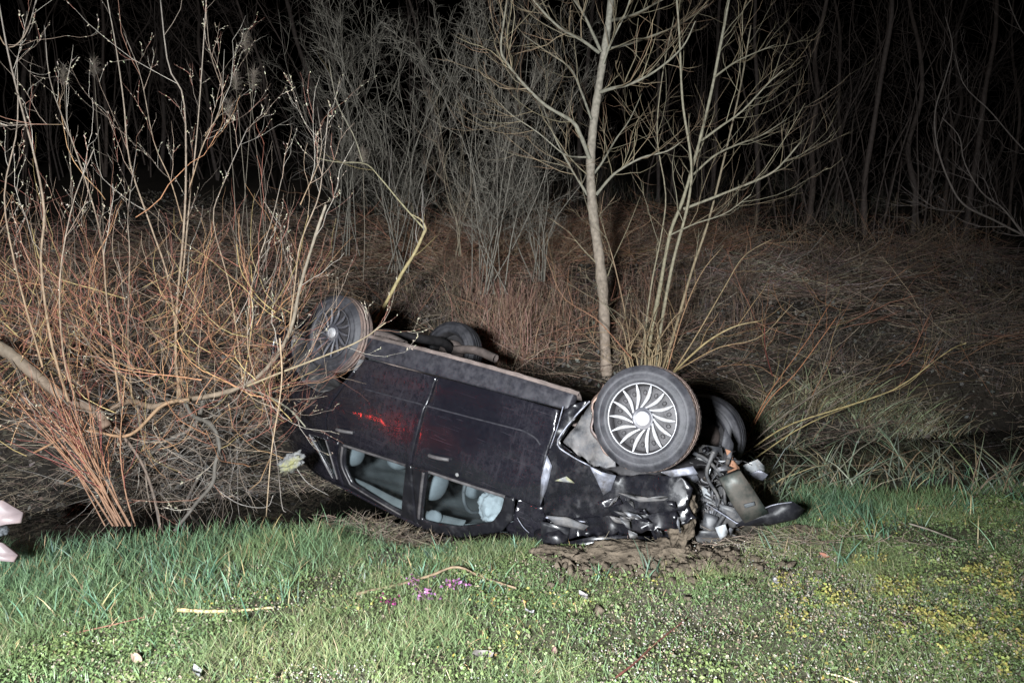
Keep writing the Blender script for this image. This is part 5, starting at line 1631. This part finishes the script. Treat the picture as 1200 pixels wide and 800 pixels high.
plant('willow_shrub', 'large bare willow with thick low limbs and dense red and orange shoots at the left', 'shrub', S,
      [dict(per=6, tmin=.15, ang=(.3, .8), absL=(.2, .75), rmul=.35, rmin=.0020, rmax=.0034, up=.12, K=8, cols=[G_PALE, (.23, .17, .13), G_BROWN, (.24, .13, .09)], cat=True),
       dict(per=3, tmin=.2, ang=(.3, .7), Lr=(.2, .6), rmul=.6, rmin=.0014, up=.08, K=8, cols=[(.25, .12, .09), G_PALE, G_BROWN], cat=True)], 31, extra=ex, catkins=1900, base=at(188, 620, 5.1))

# --- orange cane bundle at the willow's foot
rg = rng_(33)
S = []
for k in range(20):
    x0 = 143 + 10 * rg.standard_normal(); s = rg.normal(0, 20)
    S.append((tr([(x0, 616), (x0 - 22 + s * .3, 575), (x0 - 52 + s, 520), (x0 - 80 + 2 * s, 455 + 20 * rg.normal())], 4.75 + .2 * rg.random(), .1), .004 + .004 * rg.random(), .0025, (.17, .10, .065), (.25, .135, .075), 'cane'))
plant('willow_canes', 'slanting bundle of orange brown canes growing from one foot at the left grass edge', 'canes', S,
      [dict(per=7, tmin=.3, ang=(.2, .7), absL=(.15, .6), rmul=.5, rmin=.0014, up=.04, K=6, cols=[G_ORANGE, G_RED, G_BROWN], cat=True)], 34, catkins=200, catcol=(.4, .25, .16))

# --- hanging twig tangle in the ditch below the willow
rg = rng_(35)
num = 470
px = 110 + 178 * rg.random(num); py = 470 + 120 * rg.random(num)
B = np.array([at(a, b, 5.3 + .6 * rg.random()) for a, b in zip(px, py)])
D = norm(rg.standard_normal((num, 3)) * np.array([1, .6, .7]) + np.array([0, 0, .1]))
P1, R1 = shoots(rg, B, D, .2 + .6 * rg.random(num), .0016 + .002 * rg.random(num), 8, .2, -.04, .5)
cc = np.array([G_BROWN, G_GREY, (.12, .10, .08)])[rg.integers(0, 3, num)] * (1 + .25 * rg.standard_normal((num, 1)))
S = [(tr([(160, 470), (168, 520), (172, 570), (178, 600)], 5.4, 0), .009, .004, G_BROWN, G_BROWN), (tr([(328, 396), (330, 450), (318, 530), (312, 605)], 4.9, 0), .006, .004, (.28, .2, .13), (.24, .18, .12)),
     (tr([(300, 440), (322, 520), (330, 590), (335, 600)], 5.2, 0), .004, .003, G_BROWN, G_GREY), (tr([(342, 540), (360, 565), (385, 580)], 5.1, 0), .004, .002, G_GREY, G_GREY),
     (tr([(250, 570), (280, 590), (312, 594), (320, 580)], 5.3, 0), .004, .003, G_GREY, G_GREY)]
plant('twig_tangle', 'dark tangle of thin dead twigs hanging in the ditch under the willow limbs', 'twigs', S, [], 36, extra=(P1, R1, cc))

# --- grey bushes behind the car
rg = rng_(40)


def bush(name, label, cxp, base_py, Y, topy, spread, nst, seed, cols, group=None, r=.008, per=(12, 5), lens=(.35, 1.1), cat='shrub', lean=0.0):
    rg = rng_(seed); S = []
    for k in range(nst):
        b0 = cxp + spread * .12 * rg.standard_normal(); tx_ = cxp + spread * rg.uniform(-1.5, 1.5) + lean
        ty = topy + 120 * rg.random() ** 2
        q = [(b0, base_py)]
        for f in (.25, .5, .75, 1.0):
            q.append((b0 + (tx_ - b0) * f ** rg.uniform(.8, 1.6) + spread * .07 * rg.standard_normal(), base_py + (ty - base_py) * f))
        S.append((tr(q, Y + .5 * rg.standard_normal() * .5, .6 * rg.standard_normal(), .05, seed + k), r * (.6 + .6 * rg.random()), r * .25, cols[0], cols[1]))
    return plant(name, label, cat, S,
                 [dict(per=per[0], tmin=.15, ang=(.4, 1.0), absL=lens, rmul=.4, rmin=.0028, rmax=.006, up=.12, wob=.2, K=6, cols=cols),
                  dict(per=per[1], tmin=.15, ang=(.4, 1.1), Lr=(.2, .5), rmul=.6, rmin=.0018, up=.05, wob=.22, K=4, cols=cols),
                  dict(per=1, tmin=.2, ang=(.5, 1.2), absL=(.05, .18), rmul=.6, rmin=.0015, up=.0, K=3, cols=cols)], seed + 1, group)


CG = [(.20, .185, .155), (.17, .155, .13), (.215, .195, .16)]
bush('grey_bush', 'dense grey many twigged bush standing behind the middle of the car', 575, 345, 9.5, -30, 85, 15, 41, CG, per=(15, 9), lens=(.25, .9))
bush('grey_bush', 'tall grey thorny bush left of the dense middle bush', 470, 320, 9.9, -40, 70, 12, 43, CG, per=(13, 8), lens=(.25, .9))
bush('grey_bush', 'low grey bush close behind the sapling trunk', 640, 330, 10.0, 60, 70, 10, 45, CG, per=(12, 7), lens=(.25, .8))
bush('grey_bush', 'thin grey bush between the broken sapling and the willow', 405, 300, 10.8, 0, 60, 8, 47, CG, per=(16, 8))
bush('slim_bush', 'thin twiggy bush left of the broken yellow sapling top', 535, 300, 9.4, 110, 35, 5, 49, [(.2, .17, .12), (.19, .16, .12), (.2, .15, .11)], per=(10, 4), lens=(.2, .6))

# --- low brambles on the crest of the bank
for k, (px, py, w_, lb) in enumerate([(665, 300, 60, 'reddish bramble just left of the sapling trunk'), (735, 295, 55, 'reddish bramble between the sapling and the young tree'), (850, 290, 70, 'bramble arching right of the young tree'), (930, 300, 60, 'low bramble below the dark pair of far trees'),
                                      (1030, 300, 70, 'pale bramble on the right half of the bank crest'), (1120, 300, 70, 'dark bramble on the bank beneath the edge shrub'), (500, 300, 60, 'bramble behind the rear right wheel of the car'), (590, 325, 60, 'bramble in the reddish stalks behind the car sill')]):
    rg = rng_(600 + k); c0 = hit(px, py); num = 70
    B = np.stack([c0[0] + .5 * w_ / 60 * rg.standard_normal(num), c0[1] + .3 * rg.standard_normal(num), 0 * rg.random(num)], 1); B[:, 2] = height(B[:, 0], B[:, 1])
    D = norm(np.stack([.9 * rg.standard_normal(num), .5 * rg.standard_normal(num), .6 + .6 * rg.random(num)], 1))
    P1, R1 = shoots(rg, B, D, .4 + .9 * rg.random(num), .0026 + .0024 * rg.random(num), 9, .14, -.07, .4)
    b_ = children(rg, P1, R1, 4, .15, 1.0, (.4, 1.0), absL=(.06, .35), rmul=.6, rmin=.0016)
    P2, R2 = shoots(rg, b_[0], b_[1], b_[2], b_[3], 9, .16, -.03, .5)
    cs_ = np.array([(.33, .17, .10), (.26, .18, .13), (.22, .17, .13), (.34, .26, .17)])
    ex = (np.concatenate([P1, P2]), np.concatenate([R1, R2]), cs_[rg.integers(0, 4, num * 5)] * (1 + .25 * rg.standard_normal((num * 5, 1))))
    S = [([c0, c0 + np.array([.1 * j - .1, .05, .35]), c0 + np.array([.35 * j - .35, .1, .6 + .1 * j])], .005, .002, (.28, .16, .10), (.26, .18, .13)) for j in range(3)]
    plant('bramble', lb, 'bramble', S, [], 620 + k, 'brambles on the bank crest', extra=ex)

# --- dark trees and thickets beyond the bank
rg = rng_(50)
CD = [(.085, .072, .06), (.075, .065, .055), (.095, .075, .06)]
CR_ = [(.075, .058, .05), (.065, .052, .046), (.08, .06, .05)]
back = [(1012, 13.0, 10, 0), (1068, 13.6, -25, 0), (945, 14.2, 10, 0), (885, 14.0, -15, 0), (1130, 13.2, 20, 0), (1180, 14.4, -10, 0), (830, 15.0, 12, 0), (770, 15.5, -10, 0),
        (340, 14.2, -85, 1), (400, 14.8, -120, 1), (260, 15.0, -40, 1), (130, 14.6, 25, 0), (40, 14.2, 15, 0), (520, 15.5, -60, 1), (600, 16.0, 30, 0), (675, 15.6, 25, 0), (195, 16, 30, 0), (980, 16, -20, 0), (1100, 16, 12, 0)]
FARL = ['dark upright tree in the far thicket, left one of the pair above the slanting shrub', 'dark tree of the far thicket, right one of the pair above the slanting shrub',
        'dark far tree just left of the pair above the slanting shrub', 'dark far tree seen past the right twig tips of the young tree', 'dark far tree behind the stems of the edge shrub', 'dark far tree nearest the right edge behind the edge shrub',
        'dark far tree directly behind the upper stems of the young tree', 'dark far tree between the sapling trunk and the young tree', 'dark far tree leaning left above the rear wheel', 'dark far tree leaning far left behind the broken sapling top',
        'dark far tree leaning left just right of the feathery reeds', 'dark far tree behind the middle of the willow', 'dark far tree behind the left end of the willow', 'dark far tree leaning left behind the tall thorny grey bush', 'dark far tree behind the dense grey bush',
        'dark far tree directly behind the sapling crown', 'dark far tree behind the right part of the willow', 'farthest dark tree left of the pair above the slanting shrub', 'farthest dark tree right of the pair above the slanting shrub']
for k, (px, Y, lean, ln) in enumerate(back):
    Y = Y + 2.6
    X = at(px, 300, Y)[0]; zb = h1(X, Y)
    lx = lean / 873 * Y
    H = 6.0 + 2.0 * rg.random()

    def stem_line(x0, y0, l, hh, wob):
        q = [np.array([x0, y0, zb - .05])]
        for f in np.linspace(.14, 1, 7):
            q.append(np.array([x0 + l * f ** 1.25, y0 + .3 * rg.standard_normal() * f, zb + hh * f]) + np.array([wob, wob, 0]) * rg.standard_normal(3) * .45)
        return q
    r0 = .035 + .035 * rg.random()
    S = [(stem_line(X, Y, lx, H, .07), r0, r0 * .4, CR_[k % 3], CR_[(k + 1) % 3], 'trunk')]
    for j in range(4 + 2 * (k % 3)):
        S.append((stem_line(X + .5 * rg.standard_normal(), Y + .5 * rg.standard_normal(), lx + 1.1 * rg.standard_normal(), H * rg.uniform(.5, .95), .09), .010 + .016 * rg.random(), .005, CR_[j % 3], CR_[(j + 1) % 3], 'stem'))
    plant('bare_tree', FARL[k], 'tree', S,
          [dict(per=13, tmin=.03, ang=(.3, 1.0), absL=(.5, 2.0), rmul=.35, rmin=.004, rmax=.010, up=.10, wob=.26, K=6, cols=CR_),
           dict(per=5, tmin=.1, ang=(.4, 1.0), Lr=(.25, .6), rmul=.6, rmin=.0028, up=.03, wob=.24, K=4, cols=CR_)], 500 + 3 * k,
          'left leaning trees of the far thicket' if ln else 'upright trees of the far thicket', twig_name='crown')

# --- shrub reaching in from the right edge
S = [(tr([(1345, 478), (1310, 392), (1262, 320), (1225, 288), (1200, 276), (1165, 258), (1130, 240), (1112, 212), (1098, 170), (1096, 130), (1108, 90), (1116, 55), (1108, 20)], 9.3, .1, .02, 1), .019, .005, (.10, .085, .075), (.095, .08, .07)),
     (tr([(1200, 276), (1176, 245), (1150, 225), (1130, 190), (1124, 160), (1104, 138)], 9.33, .1, .02, 2), .012, .005, (.10, .085, .075), (.095, .08, .07), 'branch'),
     (tr([(1345, 478), (1318, 330), (1270, 240), (1220, 195), (1190, 165), (1160, 130), (1130, 100), (1118, 60)], 9.3, .1, .02, 3), .012, .005, (.10, .085, .075), (.095, .08, .07), 'branch'),
     (tr([(1130, 248), (1095, 245), (1070, 235)], 9.38, -.2, .0, 4), .007, .003, (.10, .085, .075), (.095, .08, .07), 'branch'),
     (tr([(1345, 478), (1325, 300), (1290, 150), (1250, 75), (1222, 50), (1200, 40), (1185, 10), (1176, -20)], 9.3, -.2, .0, 5), .010, .005, (.10, .085, .075), (.095, .08, .07), 'branch')]
plant('edge_shrub', 'bare shrub with curved stems reaching in from the right edge', 'shrub', S,
      [dict(per=14, tmin=.15, ang=(.4, 1.0), absL=(.2, .8), rmul=.4, rmin=.0022, rmax=.005, up=.12, K=6, cols=[(.12, .10, .09), (.11, .09, .08)]),
       dict(per=2, tmin=.2, ang=(.4, .8), Lr=(.2, .6), rmul=.6, rmin=.0016, up=.1, K=5, cols=[(.13, .11, .10)])], 61, base=at(1345, 478, 9.3))

# --- reeds with feathery heads behind the willow
rg = rng_(63)
for k, (px, py, by, lb) in enumerate([(287, 50, 330, 'tallest dry reed with a feathery head left of the leaning trees'), (110, 80, 330, 'dry reed with a broad feathery head behind the willow tops'), (276, 96, 330, 'dry reed with a small drooping head below the tallest reed'),
                                      (297, 93, 330, 'thin dry reed just right of the drooping reed head'), (74, 90, 330, 'faint dry reed at the left behind the willow'), (268, 128, 330, 'shortest dry reed with a narrow head near the leaning trees'),
                                      (425, 184, 330, 'dry reed with a wispy head behind the broken sapling')]):
    Y = 8.6 + .5 * rg.random()
    top = at(px, py, Y); bx = px + rg.normal(8, 8)
    bot = at(bx, by, Y)
    t = thing('dry_reed', lb, 'reed', bot, 'dry reeds with feathery heads')
    a = Acc(); add_tube(a, [bot, bot * .6 + top * .4 + np.array([.02, 0, 0]), top], .006, .003, 12, 5, (.2, .17, .13)); a.build('stem', M['twig'], t, True, bot)
    num = 170
    up_ = norm(top - bot)
    Bq = top + up_ * (.18 * rg.random(num)[:, None] - .10) + .006 * rg.standard_normal((num, 3))
    P, R = shoots(rg, Bq, up_ + .7 * rg.standard_normal((num, 3)) + np.array([.3, 0, 0]), .05 + .07 * rg.random(num), np.full(num, .0016), 5, .2, -.15, .5)
    V, Q, T = tubes(P, R, 3); a = Acc(); a.add(V, Q, T, np.repeat(cvar(rg, num, (.26, .22, .18), .2, .04), 15, 0)); o = a.build('plume', M['litter'], t, True, bot); o['kind'] = 'stuff'

# --- grass tussocks on the right
rg = rng_(65)
TUS = [(900, 500, 'tall pale tussock closest to the far front wheel'), (955, 478, 'upright green tussock behind the slanting yellow stems'), (1010, 490, 'tussock under the crossing of the slanting stems'), (1060, 500, 'broad drooping tussock right of the crossing stems'),
       (1095, 508, 'pale overhanging tussock at the dark water edge'), (940, 540, 'dark tussock below the slanting stems beside the headlamp fragment'), (985, 575, 'tussock leaning over the right verge edge'), (1080, 560, 'thin tussock on the near water edge'),
       (1160, 545, 'sparse dark reedy tussock near the right edge'), (1185, 575, 'low dry tussock in the far right corner of the ditch'), (905, 580, 'small tussock right behind the bumper beam'), (1030, 530, 'short tussock at the middle of the dark water')]
for k, (px, py, lb) in enumerate(TUS):
    p = hit(px, py)
    num = 260 if k < 4 else (150 if k == 4 else 80)
    w = .15 if k < 5 else .15
    off = w * rg.standard_normal((num, 2)) * np.array([1, .6])
    Bq = np.stack([p[0] + off[:, 0], p[1] + off[:, 1], height(p[0] + off[:, 0], p[1] + off[:, 1]) - .01], 1) - p
    c = cvar(rg, num, (.30, .30, .20) if k < 5 else (.17, .20, .14), .3, .08)
    dry = rg.random(num) < .35; c[dry] = cvar(rg, dry.sum(), (.24, .19, .12), .25)
    V, Q, T, C = blades(rg, Bq, .28 + .34 * rg.random(num), .008 + .005 * rg.random(num), .2 + .5 * rg.random(num), .3 + .7 * rg.random(num), c, tipcol=c * 1.2)
    o = mk('grass_tussock', V, Q, T, M['blade'], None, C); o.location = p.tolist()
    tag(o, lb, 'tussock', 'grass tussocks along the ditch')
